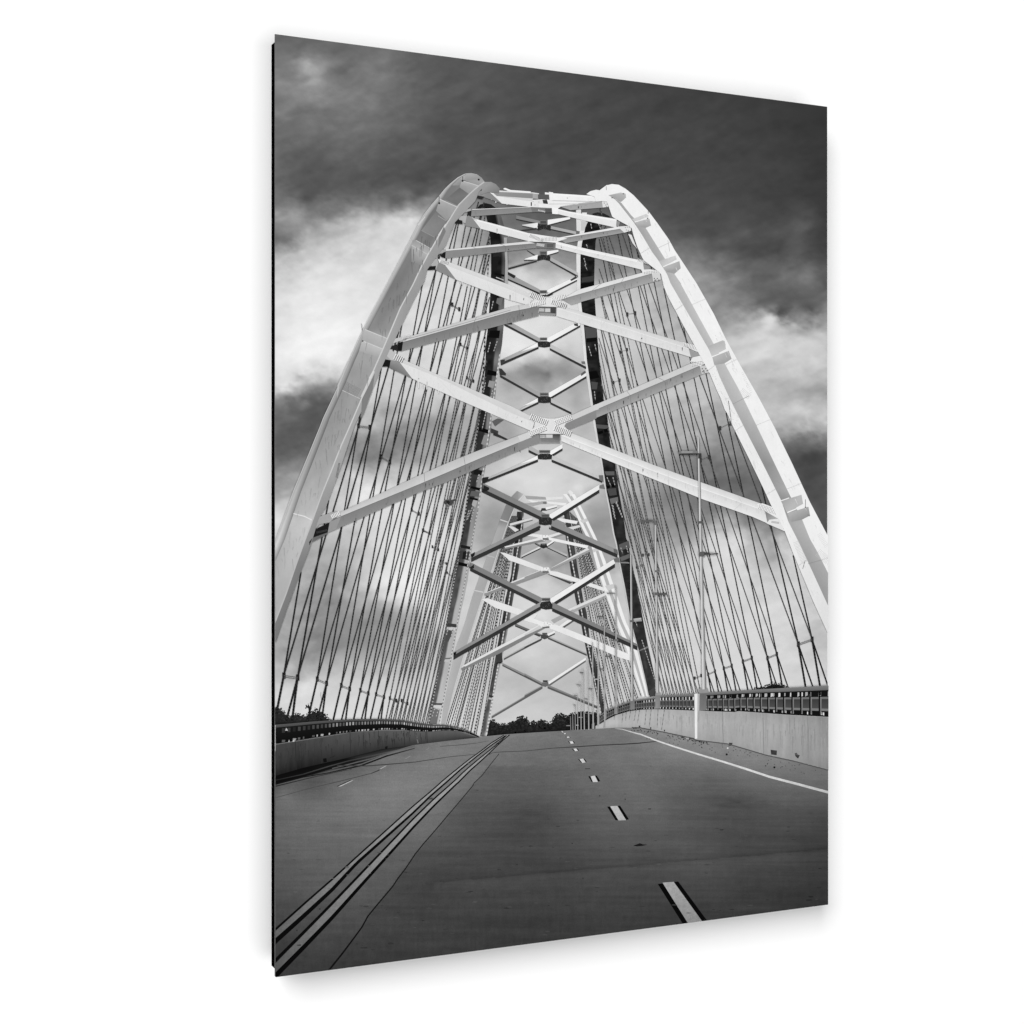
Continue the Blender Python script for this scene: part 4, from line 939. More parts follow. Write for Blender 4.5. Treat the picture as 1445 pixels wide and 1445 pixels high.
for pts, g in ((t2(705,332, 830,303, 880,315, 885,355, 832,402), [165, 205, 190, 180, 165]), (t2(945,575, 1092,520, 1118,545, 975,604), [205, 215, 205, 205]), (t2(975,606, 1122,570, 1140,640, 1085,664, 1005,650), [190, 185, 170, 160, 165]),
               (t2(1222,1002, 1388,945, 1402,985, 1262,1060), [190, 214, 205, 205]), (t2(1262,1064, 1428,1002, 1442,1075, 1378,1132, 1300,1112), [190, 178, 168, 165, 158]),
               (t5(1138,642, 1292,580, 1312,590, 1325,670, 1180,746), [182, 196, 188, 200, 205]), (t5(1185,752, 1352,686, 1382,770, 1310,816, 1205,832), [190, 180, 168, 165, 165]),
               (t9(945,1062, 1155,998, 1172,1090, 1008,1180), [165, 192, 190, 190]), (t9(1012,1188, 1195,1130, 1225,1120, 1242,1210, 1160,1252, 1050,1275), [185, 178, 165, 150, 150, 160])):
    k.poly(pts, g)
k.line(t9(1010,1180, 1180,1108), 1.6, 246); k.line(t5(1183,748, 1350,683), 1.4, 244); k.line(t2(1262,1060, 1400,1000), 1.4, 244); k.line(t2(972,604, 1115,565), 1.4, 240); k.line(t9(945,1060, 1030,1030), 1.4, 240)
k.line(t9(1195,1045, 1195,1125), .9, 130); k.dots(t9(1195,1128), 1.2, 90); k.line(t9(1215,1200, 1240,1215), 1.6, 140)
k.dots(t2(857,316, 1104,566), 1.1, 110); k.line(t2(1110,490, 1110,520), .9, 130); k.line(t2(1310,790, 1330,905), .8, 195); k.line(t2(682,240, 684,280), .8, 150)
for x in (t5(1345,1190), t9(410,40)):
    pass
k.line(t9(410,40, 435,210, 440,285), [1.0, .8], 120); k.dots(t9(425,262, 440,278, 420,272), 1.1, 120)
bolts(k, t9(665,650)[0], t9(685,740)[0], 3, 2, 8, .5, 200); bolts(k, b4(955,545)[0], b4(1000,580)[0], 9, 6, 8, .5, 205); bolts(k, b4(960,450)[0], b4(1010,560)[0], 4, 3, 12, .45, 218)
bolts(k, b6(1235,230)[0], b6(1280,340)[0], 9, 6, 16, .5, 196); bolts(k, b6(1345,285)[0], b6(1400,330)[0], 12, 7, 10, .5, 205); bolts(k, b6(1350,190)[0], b6(1395,260)[0], 7, 4, 10, .5, 212)
k.line(b6(1270,370, 1282,330), .8, 110); k.line(t9(455,75, 620,-10), .8, 165); k.line(t17(1150,110, 1300,70), .8, 150)
k.poly(t2(905,725, 940,735, 985,850, 1000,880, 950,820), 225)
rr = random.Random(12)
for _ in range(90):
    y = rr.uniform(300, 850); side = rr.random() < .55
    A, B = (fR1, fR0) if side else (fR3, fR2)
    x = A(y) + (B(y) - A(y)) * rr.uniform(.08, .9); l = rr.uniform(2, 9)
    k.line([(x, y), (x + l * .5, y + l)], [.8, .3], rr.uniform(214, 234))
for y in (350, 430, 515, 600, 690, 790):
    k.line([(fR1(y), y), (fR0(y - 8), y - 8)], .6, 218); k.line([(fR3(y + 8), y + 8), (fR2(y), y)], .6, 215)
k.dots([(fR3(y) + (fR2(y) - fR3(y)) * rr.random(), y) for y in [rr.uniform(520, 600) for _ in range(60)]], .45, 222)
k.build('arch_rib', root, M_STEEL, 'sunlit white front right rib with ledges on its side')

# ------------------------------------------------------------------ road
ROADTOP = [(380, 1095)] + t15(22,1110, 300,1030, 700,940, 1100,840, 1445,795) + t12(340,1335, 680,1298, 960,1270, 1445,1240) + t13(380,1235, 900,1200) + t18(290,765, 450,770, 690,815, 1000,880) + t19(0,750, 330,790, 720,905, 1000,965, 1355,1058) + [(1180, 1091)]
road_top = yofx(ROADTOP)
ROADT = [(388,1100,60),(400,1120,100),(450,1140,100),(500,1115,108),(550,1100,112),(620,1065,112),(650,1045,112),(690,1042,115),(580,1060,100),(500,1090,85),(440,1105,72),(400,1200,86),(480,1180,92),(440,1160,94),(400,1270,76),(480,1240,88),(392,1330,62),(540,1160,100),(590,1110,110),(640,1090,108),(560,1190,88),(500,1270,78),(450,1330,70),(620,1150,92),(600,1190,84),
 (700,1045,112),(680,1070,104),(700,1090,92),(650,1130,84),(700,1130,80),(740,1155,68),(770,1150,70),(720,1170,68),(650,1200,72),(600,1250,66),(700,1240,67),(550,1330,62),(700,1300,62),(620,1340,60),(480,1360,58),
 (800,1040,106),(870,1040,104),(870,1065,100),(950,1090,96),(780,1060,100),(800,1090,92),(850,1110,92),(760,1100,86),(900,1120,90),(1000,1100,86),(1000,1130,76),(1030,1135,70),(1060,1140,70),(960,1160,76),(1100,1150,70),(1160,1150,62),(900,1160,84),(850,1170,82),(810,1180,74),(900,1210,72),(900,1240,67),(1000,1200,74),(1100,1210,66),(1000,1240,66),(850,1280,66),(1000,1290,58),(1160,1210,56),(1160,1270,50),(1080,1270,56),(800,1230,64),(780,1290,62),
 (905,1028,118),(950,1045,125),(1000,1058,122),(1050,1075,116),(1100,1085,110),(1160,1105,96)]
ROADT = [(x, y, v * float(np.interp(y, [1040, 1150, 1230, 1330], [1.1, 1.15, 1.06, .98]))) for x, y, v in ROADT]
road_tone = tone_map(ROADT)
CRACK = b7(1168,228, 1040,380, 960,480, 860,598, 780,690, 740,740, 655,860, 545,1000, 470,1110, 400,1205, 300,1332)
def road_shade(X, Y):
    g = road_tone(X, Y)
    d = np.clip((Y - 1025) / 300, 0, 1)
    sc = 10 + 60 * d
    g = g + 13 * fbm(X / (sc * 2.2), Y / (3 + 14 * d), 81, 5) + 8 * (1 - d) * fbm(X / 7, Y / 2.0, 91, 3) + 9 * d * fbm(X / 2.0, Y / 16, 95, 3) + 8 * d * fbm(X / 9, Y / 7, 97, 4)
    V = Y + .086 * (X - 780) + 2 * fbm(X / 90, Y / 30, 5)
    g = g - 7 * np.clip(1 - np.abs(V - 1231) / 5, 0, 1) * (X > 600) - 3.5 * (V < 1231) * (V > 1204) * (X > 610) * np.clip((V - 1204) / 27, 0, 1)
    cx = np.interp(Y, [c[1] for c in CRACK], [c[0] for c in CRACK])
    inside = (Y > 1080) * np.clip((1330 - Y) / 60, 0, 1)
    g = g + np.where(X > cx, -9 * np.exp(-(X - cx) / 70), 7 * np.exp((X - cx) / 50)) * inside
    g = g + 6 * (V > 1231) * np.exp(-np.abs(V - 1231) / 22) * (X > 610)
    brk = np.clip(0.55 + 2.6 * fbm(X / 22, Y / 5, 66, 5), 0, 1.6)
    g = g - brk * 9 * np.clip(1 - np.hypot((X - 745) / 45, (Y - 1150) / 22), 0, 1) - brk * 12 * np.clip(1 - np.hypot((X - 1040) / 60, (Y - 1132) / 14), 0, 1)
    g = g + 8 * fbm(X / 120, Y / 9, 68, 4) + 5 * np.exp(-((X - (860 + (Y - 1060) * .75)) / (12 + 40 * d)) ** 2) * (1 - .5 * d)
    return np.clip(g, 8, 200)
k = Ink()
k.field(LEFT, RIGHT, road_top, bottom_edge, road_shade, 260, 190)
road = k.build('road', root, M_ROAD, 'dark concrete road deck in the lower part of the picture')
def mark(name, shapes, label=None, mat=None):
    k = Ink()
    for kind, pts, *a in shapes:
        if kind == 'p': k.poly(pts, a[0])
        else: k.line(pts, a[0], a[1])
    return k.build(name, road, mat or M_ROAD, label)
# shadow wedge along the left parapet and its ruts
mark('shoulder_shadow', [('p', [(380, 1095)] + t15(22,1108, 300,1030, 700,938, 1100,838, 1445,790, 1440,805, 1150,895, 900,990, 500,1080, 200,1150, 22,1195) + [(380, 1107)], [12, 10, 8, 8, 10, 18, 44, 68, 28, 16, 12, 10, 10, 12]),
    ('l', t15(22,1160, 300,1100, 560,1020, 760,965, 1100,890, 1440,815), [1.2, 1.5, 1.6, 1.5, 1.6, 1.3], [36, 50, 66, 58, 76, 98]),
    ('l', t15(380,1110, 600,1050, 720,1030), [.8, 1.8, .8], [45, 66, 60]), ('l', t15(700,1020, 850,975, 930,955), [.8, 1.6, .8], [66, 70, 60]),
    ('l', t15(22,1200, 300,1130, 560,1085, 900,1010, 1150,915, 1440,835), [2, 1.4, 1.4, 2.2, 2.2, 1.2], [14, 22, 28, 26, 30, 60]),
    ('l', t15(22,1222, 400,1130, 800,1045), [1.6, 1.2, 1], [38, 50, 60]),
    ('l', t15(600,1040, 1000,940, 1440,800), [1, 1.8, 1], [95, 92, 105])], 'dark shadow with wheel ruts along the left parapet')
mark('road_joint', [('l', t15(650,1010, 950,1015, 1150,1000, 1445,975) + r3(150,575, 450,545, 590,530), [1, 1.4, 1.4, 1.2, 1.0, .8, .8], [62, 60, 64, 70, 75, 78, 84])])
mark('road_joint', [('l', r3(0,395, 300,375, 620,340, 830,300), [1, 1, .9, .6], [88, 84, 86, 98])])
mark('road_joint', [('l', r3(830,535, 900,500, 1050,490, 1445,475) + r4(0,425, 400,402, 800,375, 1200,358, 1445,342) + b8(530,165), [1, 1, 1, 1, 1, 1.3, 1.3, 1.3, 1.5, 1.0], [78, 74, 70, 80, 70, 52, 58, 50, 48, 60])])
mark('road_joint', [('l', t15(0,1345, 380,1240, 700,1165, 1000,1090, 1080,1060), [.8, .9, 1, .9, .8], [78, 74, 72, 70, 75])])
mark('road_crack', [('l', b7(1168,228, 1130,275, 1080,340, 1040,378, 1035,390, 960,480, 900,550, 860,598, 815,650, 780,690, 740,740, 690,815, 655,860, 625,905, 600,935, 545,1000, 500,1055, 470,1110, 430,1165, 400,1205, 370,1245, 300,1332),
      list(np.linspace(.9, 2.4, 22)), list(np.linspace(45, 10, 22))), ('l', t15(0,0, 1,1), .1, 10)], 'long thin crack curving along the road')
for cs in (((30,1140, 420,795, 640,615, 830,455),), ):
    pass
# double centre line: two pale stripes edged in black
def stripe(a, b, g0, g1):
    n = 14
    return a, b
def resamp(pts, n=40):
    d = [0]
    for i in range(1, len(pts)): d.append(d[-1] + math.hypot(pts[i][0] - pts[i - 1][0], pts[i][1] - pts[i - 1][1]))
    t = np.linspace(0, d[-1], n)
    return list(zip(np.interp(t, d, [p[0] for p in pts]), np.interp(t, d, [p[1] for p in pts])))
E1 = r1(0,965, 330,670, 600,435, 850,205, 1060,0) + r2(1085,0)[:0] + r3(0,1025, 250,810, 500,610, 700,470, 900,315, 1085,210)
E1 = r1(0,965, 330,670, 600,435, 850,205) + r2(620,400, 900,165, 1085,0) + r3(250,810, 500,610, 700,470, 850,350, 1085,205)
E2 = r1(0,1085, 330,790, 600,540, 850,270) + r2(620,500, 900,230, 1165,0) + r3(300,830, 500,665, 700,505, 900,355, 1110,215)
E3 = r1(0,1285, 330,955, 600,680, 850,420) + r2(650,560, 950,270, 1260,0) + r3(300,920, 500,740, 700,575, 800,495, 960,365, 1130,210)
E4 = r1(0,1440, 330,1105, 600,825, 850,545) + r2(650,685, 950,370, 1335,0) + r3(300,1020, 500,815, 700,640, 870,480, 1010,340, 1180,200)
wl = list(np.linspace(1, 0, 40) ** 1.35)
def widths(a, b): return [b + (a - b) * t for t in wl]
e1, e2, e3, e4 = [resamp(e) for e in (E1, E2, E3, E4)]
gg = list(np.interp(np.linspace(0, 1, 40), [0, .2, .5, .8, 1], [96, 118, 140, 155, 150]))
k = Ink(); k.strip(e1, e2, gg, gg); k.line(e1, widths(3.2, 1.3), 10); k.line(e2, widths(6.8, 1.4), 8)
k.build('centre_line', road, M_PAINT, 'left stripe of the double centre line')
gg3 = list(np.interp(np.linspace(0, 1, 40), [0, .2, .5, .8, 1], [84, 116, 140, 155, 150]))
k = Ink(); k.strip(e3, e4, gg3, gg3); k.line(e3, widths(5.0, 1.3), 9); k.line(e4, widths(7.0, 1.4), 6)
k.build('centre_line', road, M_PAINT, 'right stripe of the double centre line')
k = Ink(); k.poly(r2(865,285, 905,255, 945,270, 920,285), [60, 80, 60, 90]); k.line(r2(870,283, 935,268), .9, 45); k.line(r3(960,345, 1000,350), 1.6, 30); k.dots(r1(472,738, 240,955), 1.1, 42)
k.build('road_stud', road, M_ROAD)
# lane dashes
def dash(w, bl, br, g):
    def fat(q):
        c = (sum(p[0] for p in q) / 4, sum(p[1] for p in q) / 4)
        return [(p[0] + (.3 if i in (1, 2) else -.3), p[1]) for i, p in enumerate(q)]
    k = Ink(); k.poly(fat(bl), 8); k.poly(fat(br), 8); k.poly(w, g)
    k.build('lane_dash', road, M_PAINT)
dash(b8(555,885, 612,881, 757,1082, 685,1092), b8(532,892, 556,888, 687,1092, 658,1092), b8(611,882, 634,879, 780,1077, 755,1082), [170, 168, 140, 138])
dash(b8(288,496, 325,494, 370,567, 331,568), b8(274,498, 290,497, 333,568, 317,567), b8(323,494, 338,493, 383,562, 368,567), [190, 188, 178, 180])
dash(r4(628,905, 700,892, 755,998, 670,1002), r4(595,905, 630,902, 672,1000, 650,1000), r4(700,893, 732,893, 790,985, 755,995), 205)
dash(r4(440,612, 505,603, 545,668, 488,678), r4(420,612, 445,610, 490,675, 470,672), r4(505,604, 520,602, 560,660, 545,668), 210)
dash(r4(335,438, 385,432, 415,470, 368,478), r4(315,440, 338,437, 370,476, 352,474), r4(388,432, 405,432, 432,466, 415,470), 214)
dash(r4(268,312, 320,306, 346,345, 292,352), r4(250,312, 270,310, 296,350, 280,348), r4(322,308, 338,310, 358,342, 346,346), 216)
dash(r4(220,232, 262,228, 275,246, 232,252), r4(205,232, 222,231, 234,250, 222,248), r4(262,228, 272,230, 285,245, 275,247), 214)
dash(r4(170,172, 205,168, 212,184, 178,190), r4(160,174, 172,172, 180,188, 170,186), r4(205,170, 212,172, 218,182, 212,184), 210)
dash(r4(125,137, 150,136, 172,158, 150,160), r4(122,140, 128,139, 152,160, 146,160), r4(150,137, 154,138, 176,157, 172,158), 195)
def pale(w, g, shadow=None):
    k = Ink()
    if shadow: k.line(shadow, 1.0, 55)
    k.poly(w, g); k.build('lane_dash', road, M_PAINT)
pale(t15(660,1225, 690,1222, 820,1158, 790,1165), 190, t15(650,1222, 790,1158)); pale(t15(1078,1046, 1100,1044, 1160,1010, 1135,1016), 170, t15(1000,1090, 1080,1055)); pale(t15(1330,945, 1350,943, 1405,912, 1385,915), 140); pale(b7(790,210, 800,208, 820,196, 812,197), 135); pale(b7(860,187, 868,185, 880,178, 872,179), 130)
# edge line on the right
k = Ink(); EL = r4(1040,92, 1170,105, 1300,145, 1445,185) + b8(440,128, 520,160, 620,194, 740,232, 860,268, 980,306, 1100,346, 1250,385, 1410,428)
k.line(EL, list(np.interp(np.arange(len(EL)), [0, 3, 6, 12], [.9, 1.6, 2.2, 3.6])), [150, 195, 205, 212, 215] + [218] * (len(EL) - 7) + [205, 196])
k.build('edge_line', road, M_PAINT, 'white edge line along the right shoulder')
k = Ink()
k.poly(b8(405,697, 430,688, 440,684, 455,690, 478,692, 450,698, 425,700), 28); k.poly(b8(160,304, 185,303, 187,306, 160,307), 40); k.poly(b8(480,508, 498,507, 495,512, 484,512), 48); k.poly(b8(845,615, 868,614, 860,619, 848,618), 42)
k.dots(b8(882,231, 1125,298, 755,196, 1080,290, 1090,280, 95,685, 150,862, 235,443, 365,460), .9, 45)
rr = random.Random(14)
for _ in range(260):
    y = 1050 + 290 * rr.random() ** .8; x = rr.uniform(390, 1165)
    if not road_top(x) + 8 < y < bottom_edge(x) - 4: continue
    z = .4 + (y - 1040) / 240
    L = k.lay() if rr.random() < .04 else LAYER[0]
    a = rr.uniform(1, 4.5) * z; b = a * rr.uniform(.12, .3); g0 = float(road_shade(np.array([[x]]), np.array([[y]]))[0, 0])
    g = g0 + rr.choice((-16, -11, -8, 7, 10))
    k.face([(x + a * math.cos(q) * rr.uniform(.5, 1), y + b * math.sin(q) * rr.uniform(.5, 1), g) for q in (0, .9, 1.8, 2.7, 3.6, 4.5, 5.4)], L)
rr = random.Random(4)
k.dots([(x, road_top(x) + rr.uniform(2, 14)) for x in [rr.uniform(900, 1150) for _ in range(70)]], .7, 80)
k.dots([(x, road_top(x) + rr.uniform(0, 5)) for x in [rr.uniform(890, 1000) for _ in range(60)]], .9, 70)
k.dots(b8(882,232, 1125,298), 1.6, 25); k.dots(b8(887,200), 1.3, 215)
k.line(b8(690,150, 760,160), 1.2, 70); k.line(b8(720,165, 760,158), 1, 60); k.line(b8(675,150, 690,149), 1, 190)
k.build('road_stain', road, M_ROAD, 'dark spots and grit on the road', 'stuff')

# ------------------------------------------------------------------ left parapet and railing
PLT = t15(-60,805, 22,795, 400,735, 800,670, 1100,652, 1445,652) + t12(150,1225, 300,1213, 480,1238, 600,1275, 690,1302)
plt = yofx(PLT)
k = Ink()
def pl_shade(X, Y):
    t = np.array([[plt(x) for x in row] for row in X[:, :1]]); b = np.array([[road_top(x) for x in row] for row in X[:, :1]])
    v = np.clip((Y - t) / np.maximum(1, b - t), 0, 1)
    g = np.interp(X, [388, 420, 480, 560, 620, 672], [66, 66, 78, 88, 96, 86]) - 36 * v ** 1.6
    g = g + 14 * fbm(X / 3.5, Y / 60, 17, 3) * np.interp(X, [388, 470, 560], [1.6, .9, .3])
    return np.clip(g, 12, 120)
k.field(LEFT, 674, plt, lambda x: max(road_top(x) + .6, plt(x) + .4), pl_shade, 120, 14)
k.line([(x, plt(x)) for x in np.linspace(388, 672, 60)], 1.0, 118)
k.poly(t15(505,940, 540,935, 545,975, 510,980), 15); k.line(t15(575,935, 625,910), 1.2, 38); k.poly(b7(585,192, 600,190, 598,202, 588,204), 18)
k.line(b7(745,130, 755,175), 1.6, 110)
for x in (416, 452, 493, 533, 569, 601):
    k.line([(x, plt(x)), (x + 1, road_top(x))], .8, 46)
rr = random.Random(21)
for _ in range(120):
    x = rr.uniform(388, 600); a = plt(x); b = road_top(x); u = rr.uniform(0, .6)
    k.line([(x, a + (b - a) * u), (x + rr.uniform(-.5, .5), a + (b - a) * min(1, u + rr.uniform(.1, .5)))], [rr.uniform(.5, 1.6), .4], rr.uniform(58, 78) * np.interp(u, [0, .6], [1, .72]))
k.build('parapet_wall', root, M_CONC, 'shaded concrete parapet on the left of the road')
RLT = t15(-60,600, 22,594, 200,580, 400,562, 650,545, 800,537, 1100,534, 1300,545, 1445,570) + t12(100,1158, 200,1170, 320,1172, 400,1182, 480,1200, 550,1222, 620,1255, 690,1292)
rlt = yofx(RLT)
hh = lambda x: float(np.interp(x, [388, 480, 585, 630, 674], [27, 19.5, 12.5, 7.5, 2.0]))
k = Ink()
xs = np.linspace(386, 675, 110)
k.strip([(x, rlt(x)) for x in xs], [(x, rlt(x) + hh(x)) for x in xs], 26, 12)
k.strip([(x, rlt(x)) for x in xs], [(x, rlt(x) + hh(x) * .13 + .6) for x in xs], 88, 72)
rail = k.build('railing', root, M_INK, 'black steel railing on the left parapet')
k = Ink(); rr = random.Random(5)
L = k.lay(); x = 397.0
while x < 662:
    h = hh(x); p = np.interp(x, [388, 480, 585, 660], [8.2, 4.6, 3.0, 1.5])
    br = rr.uniform(.5, 1) * np.interp(x, [388, 440, 480, 520, 660], [60, 80, 165, 215, 190])
    a = rlt(x) + h * .22; b = rlt(x) + h * .22 + h * .24
    k.face([(x, a, br), (x + p * .55, a, br), (x + p * .5, b, br), (x - p * .02, b, br)], L)
    if rr.random() < .8:
        c = rlt(x) + h * .84; wv = rr.uniform(.3, .7) * p
        g2 = rr.uniform(60, 190) * (1 if x > 400 else .5)
        k.face([(x, c, g2), (x + wv, c, g2), (x + wv * .8, c + h * .13, g2), (x - .3, c + h * .13, g2)], L)
    x += p
k.poly(t15(118,655, 130,625, 150,655), 190); k.poly(t15(150,770, 160,745, 165,770), 190); k.poly(t15(190,765, 215,742, 212,768), 200)
k.build('rail_gap', rail, M_INK, 'bright gaps of daylight between the left rail posts', 'stuff')

# ------------------------------------------------------------------ right parapet and railing
PRT = t13(700,1195, 760,1165) + t18(10,742, 100,690, 200,640, 340,600, 460,585, 600,580, 800,585, 1000,595, 1445,600) + t19(400,465, 900,490, 1355,515, 1440,520)
prt = yofx(PRT)
k = Ink()
def pr_shade(X, Y):
    t = np.array([[prt(x)] for x in X[:, 0]]); b = np.array([[road_top(x)] for x in X[:, 0]])
    v = np.clip((Y - t) / np.maximum(1, b - t), 0, 1)
    g = np.interp(X, [840, 880, 930, 980, 1040, 1100, 1167], [182, 180, 178, 172, 170, 168, 148]) + np.interp(v, [0, .3, .7, 1], [-6, 4, 2, -10])
    g = g + 16 * fbm(X / 5, Y / 50, 27, 4) + 12 * fbm(X / 40, Y / 14, 37, 4)
    return np.clip(g, 90, 205)
k.field(839, RIGHT, lambda x: min(prt(x), road_top(x) - .5), lambda x: road_top(x) + .5, pr_shade, 150, 22)
for px, py, qx, qy in t18(0,0, 1,1) and [(350,600,335,690), (405,592,385,700), (442,588,420,725), (510,585,495,740), (560,583,540,760), (630,580,620,770), (695,585,665,790), (270,625,262,720), (185,640,182,690), (80,700,78,770), (305,610,300,700)]:
    k.rope(t18(px, py)[0], t18(qx, qy)[0], 1.0, .9, 110, 150, 6)
for a in (t18(432,750, 450,748, 448,772, 434,770), t18(548,765, 562,765, 560,785, 550,785), t18(688,790, 702,790, 700,808, 690,808), t19(340,778, 378,780, 370,805, 345,810), t19(765,850, 830,858, 826,905, 770,898), t19(1010,890, 1062,905, 1045,940, 1020,920)):
    k.poly(a, [50, 70, 45, 60])
k.poly(t19(1010,885, 1030,880, 1045,905, 1020,905), 90)
xs = np.linspace(890, RIGHT, 90)
k.line([(x, road_top(x) + .2 * math.sin(x)) for x in xs], 1.3, 84)
k.line([(x, prt(x)) for x in np.linspace(985, RIGHT, 40)], 1.2, 188)
rr = random.Random(22)
for _ in range(150):
    x = rr.uniform(930, 1165); a = prt(x); b = road_top(x); u = rr.uniform(0, .5)
    k.line([(x, a + (b - a) * u), (x + rr.uniform(-.5, .5), a + (b - a) * min(.96, u + rr.uniform(.1, .45)))], [rr.uniform(.5, 2.0), .4], rr.uniform(158, 180) - (12 if x > 1100 else 0))
for x in (1018, 1075, 1138):
    k.line([(x, prt(x)), (x + 1, road_top(x))], .8, 146)
k.build('parapet_wall', root, M_CONC, 'sunlit concrete parapet on the right of the road')

RRT = t18(10,660, 90,600, 200,550, 345,500, 380,488, 590,458, 650,440, 1000,425) + t19(110,266, 600,236, 1000,215, 1355,195, 1440,190)
rrt = yofx(RRT)
k = Ink()
def hR(x): return prt(x) - rrt(x)
xs = np.linspace(841, RIGHT, 120)
yA = lambda f: [(x, rrt(x) + hR(x) * f) for x in xs]
k.strip(yA(0), yA(1.0), 20, 18)
k.strip(yA(0), yA(.145), [128] * 120, [104] * 120)
rr = random.Random(8)
k.strip(yA(.36), yA(.43), 118, 112)
k.strip(yA(.43), yA(.74), [62] * 120, [78] * 120)
k.strip(yA(.74), yA(.82), 128, 120)
L = k.lay(); x = 992.0
while x < RIGHT:      # daylight between the upper bars, bolts and feet below
    h = hR(x); p = np.interp(x, [842, 925, 990, 1060, 1167], [2.6, 4.2, 7.4, 10.5, 14.5])
    for _ in range(2):
        ox = rr.uniform(.15, .75) * p; wv = rr.uniform(.12, .28) * p; g = rr.uniform(150, 232)
        k.face([(x + ox, rrt(x) + h * .18, g), (x + ox + wv, rrt(x) + h * .18, g), (x + ox + wv, rrt(x) + h * rr.uniform(.27, .34), g), (x + ox - .3, rrt(x) + h * .34, g)], L)
    for _ in range(2):
        ox = rr.uniform(0, 1) * p; wv = rr.uniform(.8, 2.2); g = rr.uniform(120, 235)
        k.face([(x + ox, rrt(x) + h * .86, g), (x + ox + wv, rrt(x) + h * .87, g), (x + ox + wv, rrt(x) + h * .97, g), (x + ox - .3, rrt(x) + h * .95, g)], L)
    x += p
L = k.lay(); x = 844.0
while x < 978:
    h = hR(x); p = np.interp(x, [842, 925, 978], [2.4, 4.0, 5.4])
    g = rr.uniform(170, 225) if x > 905 else rr.uniform(70, 150)
    k.face([(x, rrt(x) + h * .17, g), (x + p * .42, rrt(x) + h * .17, g), (x + p * .42, rrt(x) + h * .36, g), (x, rrt(x) + h * .36, g)], L)
    if x > 880:
        k.face([(x, rrt(x) + h * .85, g), (x + p * .4, rrt(x) + h * .85, g), (x + p * .4, rrt(x) + h * .95, g), (x, rrt(x) + h * .95, g)], L)
    x += p
L1_, L2_ = k.lay(), k.lay(); x = 846.0
while x < RIGHT:
    h = hR(x); p = np.interp(x, [842, 925, 990, 1060, 1167], [2.4, 4.0, 6.4, 10.0, 14.5]); w = p * .16
    k.face([(x, rrt(x) + h * .16, 16), (x + w, rrt(x) + h * .16, 16), (x + w, rrt(x) + h * .95, 16), (x, rrt(x) + h * .95, 16)], L1_)
    k.face([(x + w, rrt(x) + h * .36, 135), (x + w * 1.8, rrt(x) + h * .36, 135), (x + w * 1.8, rrt(x) + h * .92, 120), (x + w, rrt(x) + h * .92, 120)], L2_)
    x += p
rail = k.build('railing', root, M_INK, 'grey steel railing on the right parapet')
def pillar(pts, g, hi=None, higher=None):
    k = Ink(); k.poly(pts, g)
    if hi: k.poly(hi, 236)
    if higher: k.poly(higher, 150)
    k.build('rail_pillar', rail, M_CONC)
pillar(t18(1052,425, 1122,420, 1122,592, 1048,598), [112, 108, 122, 124], t18(998,425, 1030,420, 1028,880, 1004,885), t18(1045,372, 1140,368, 1140,412, 1045,418))
pillar(t18(1030,422, 1052,424, 1048,598, 1028,595), 182)
pillar(t18(598,420, 652,415, 650,575, 600,576), [128, 124, 130, 150], None, t18(608,410, 655,408, 655,440, 605,440))
pillar(t18(345,498, 390,490, 390,582, 345,588), [118, 116, 130, 130])
pillar(t18(184,555, 216,548, 216,630, 184,632), [130, 130, 140, 140])
pillar(t18(78,604, 102,598, 102,680, 78,685), [130, 130, 140, 140])
pillar(t13(675,1165, 705,1150, 705,1215, 675,1215), 110)
pillar(t13(735,1105, 760,1090, 760,1160, 735,1180), 115)

# ------------------------------------------------------------------ lamp posts
def lamp_post(top, foot, w0, w1, g, heads, label=None, rings=()):
    k = Ink()
    n = 12
    pts = [(top[0] + (foot[0] - top[0]) * i / n, top[1] + (foot[1] - top[1]) * i / n) for i in range(n + 1)]
    k.line(pts, [w0, w1], g)
    if w1 > 3: k.line([(p[0] - np.interp(i, [0, n], [w0, w1]) * .28, p[1]) for i, p in enumerate(pts)], [w0 * .3, w1 * .3], g + 32)
    if w1 > 3: k.line([(p[0] + np.interp(i, [0, n], [w0, w1]) * .34, p[1]) for i, p in enumerate(pts)], [w0 * .3, w1 * .3], g - 62)
    o = k.build('lamp_post', root, M_STEEL, label)
    for poly, gg_ in heads:
        h = Ink()
        for pp, g2 in zip(poly, gg_): h.poly(pp, g2)
        h.build('lamp_head', o, M_STEEL)
    return o
lamp_post(t9(100,410)[0], t18(1100,378)[0], 2.6, 5.8, 186,
  [([b4(633,863, 645,854, 735,853, 737,868, 700,868, 637,872), b4(650,857, 710,857, 705,862, 650,862), b4(735,866, 752,866, 752,893, 735,893), b4(637,868, 735,866, 735,872, 640,874)], (125, 165, 60, 45)),
   ([b4(740,1368, 768,1366, 768,1392, 738,1392), b4(765,1370, 838,1374, 838,1380, 765,1384), b4(790,1371, 830,1374, 800,1378)], (95, 70, 160)),
   ([b4(735,1212, 760,1210, 760,1224, 735,1224)], (90,))], 'tallest grey lamp post with arms to both sides by the right railing')
lamp_post(t11(1325,400)[0], t18(626,412)[0], 2.4, 3.8, 180,
  [([t11(1165,400, 1180,395, 1285,385, 1300,390, 1300,405, 1170,412), t11(1285,385, 1335,395, 1335,440, 1315,440, 1310,405)], (95, 110)), ([t11(1312,1125, 1352,1125, 1352,1155, 1312,1155), t11(1350,1135, 1445,1130, 1445,1150, 1350,1155)], (100, 85)), ([t11(1318,900, 1348,900, 1348,920, 1318,920)], (110,))], 'second lamp post from the right')
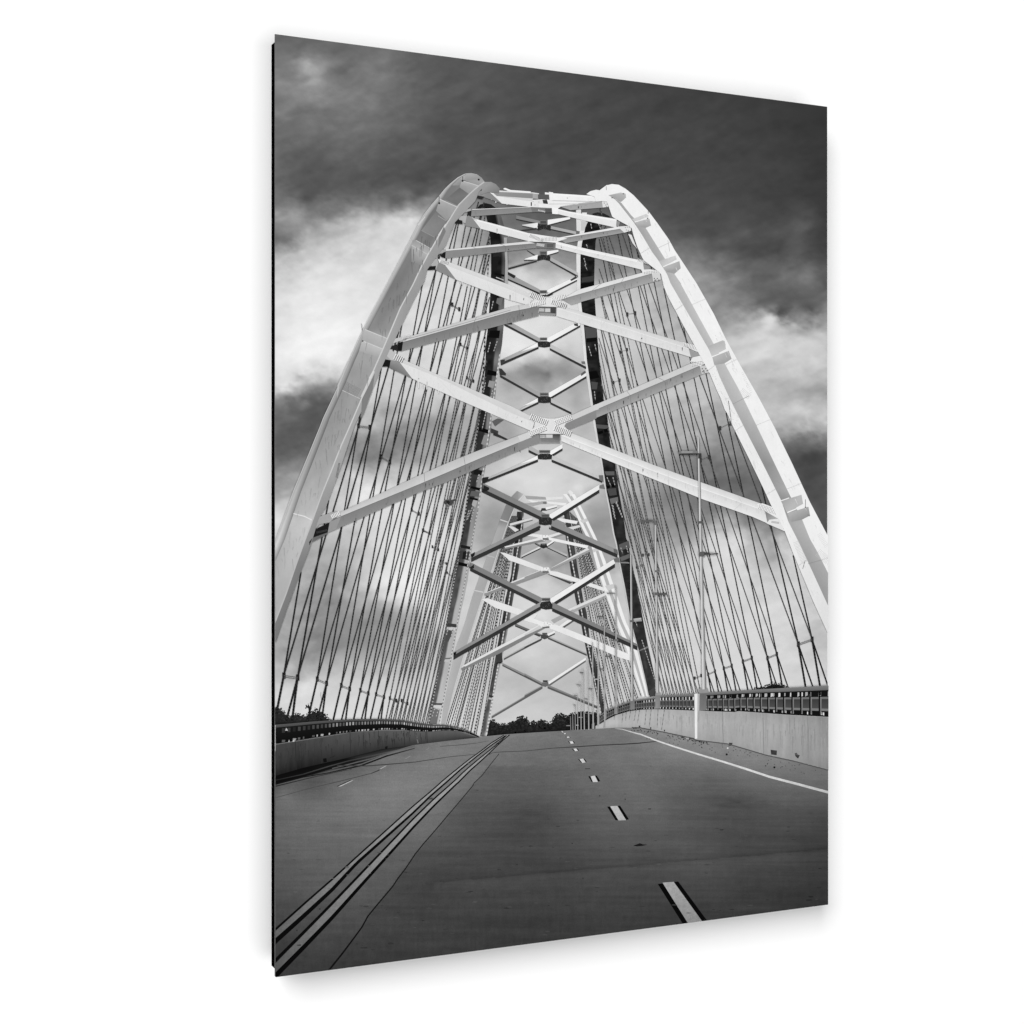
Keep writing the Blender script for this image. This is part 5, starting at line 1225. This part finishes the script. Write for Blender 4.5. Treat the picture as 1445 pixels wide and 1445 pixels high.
lamp_post(t11(1075,740)[0], t13(1090,930)[0], 2.6, 3.4, 168,
  [([t11(970,815, 1040,815, 1060,822, 1060,832, 970,828)], (130,)), ([t13(1065,108, 1105,105, 1105,128, 1065,128), t13(1105,112, 1185,108, 1185,118, 1105,122)], (100, 170))], 'third lamp post from the right against the dark rib')
lamp_post(t11(922,1055)[0], t13(925,990)[0], 1.7, 2.6, 165, [([t11(830,1128, 905,1128, 920,1138, 830,1140)], (105,)), ([t13(905,300, 945,300, 945,325, 905,320)], (110,))])
lamp_post(t13(802,-120)[0], t13(808,1195)[0], 1.3, 1.9, 165, [([t13(730,68, 800,66, 800,78, 730,78)], (85,)), ([t13(812,470, 880,470, 880,480, 812,482)], (90,))])
lamp_post(t13(742,300)[0], t13(740,1185)[0], 1.3, 2.2, 172, [([t13(700,705, 740,702, 740,714, 700,714)], (180,)), ([t13(750,600, 795,600, 795,610, 750,610)], (95,))])
lamp_post(t13(684,330)[0], t13(690,1215)[0], 1.2, 1.9, 170, [([t13(625,375, 668,372, 668,382, 625,384)], (190,))])
lamp_post(t13(640,500)[0], t13(645,1225)[0], 1.0, 1.6, 168, [([t13(640,802, 682,800, 682,812, 640,812)], (100,))])
lamp_post(t13(590,598)[0], t13(600,1225)[0], .9, 1.5, 165, [([t13(555,636, 590,636, 590,648, 555,648)], (100,)), ([t13(600,905, 635,905, 635,915, 600,915)], (105,))])
lamp_post(t13(562,730)[0], t13(567,1228)[0], .7, 1.3, 165, [([t13(520,762, 560,762, 560,772, 520,770)], (110,)), ([t13(540,1092, 580,1092, 580,1102, 540,1102)], (150,))])
lamp_post(t13(530,850)[0], t13(533,1228)[0], .6, 1.2, 160, [([t13(490,872, 530,872, 530,882, 490,880)], (110,)), ([t13(515,1172, 540,1172, 540,1182, 515,1182)], (170,))])
lamp_post(t13(505,965)[0], t13(508,1228)[0], .6, 1.1, 150, [([t13(490,966, 512,966, 512,976, 490,976)], (110,))])
lamp_post(t13(480,1055)[0], t13(484,1228)[0], .6, 1.1, 150, [])
lamp_post(t13(458,1085)[0], t13(462,1228)[0], .6, 1.0, 140, [([t13(415,1178, 455,1176, 455,1186, 415,1186)], (140,))])
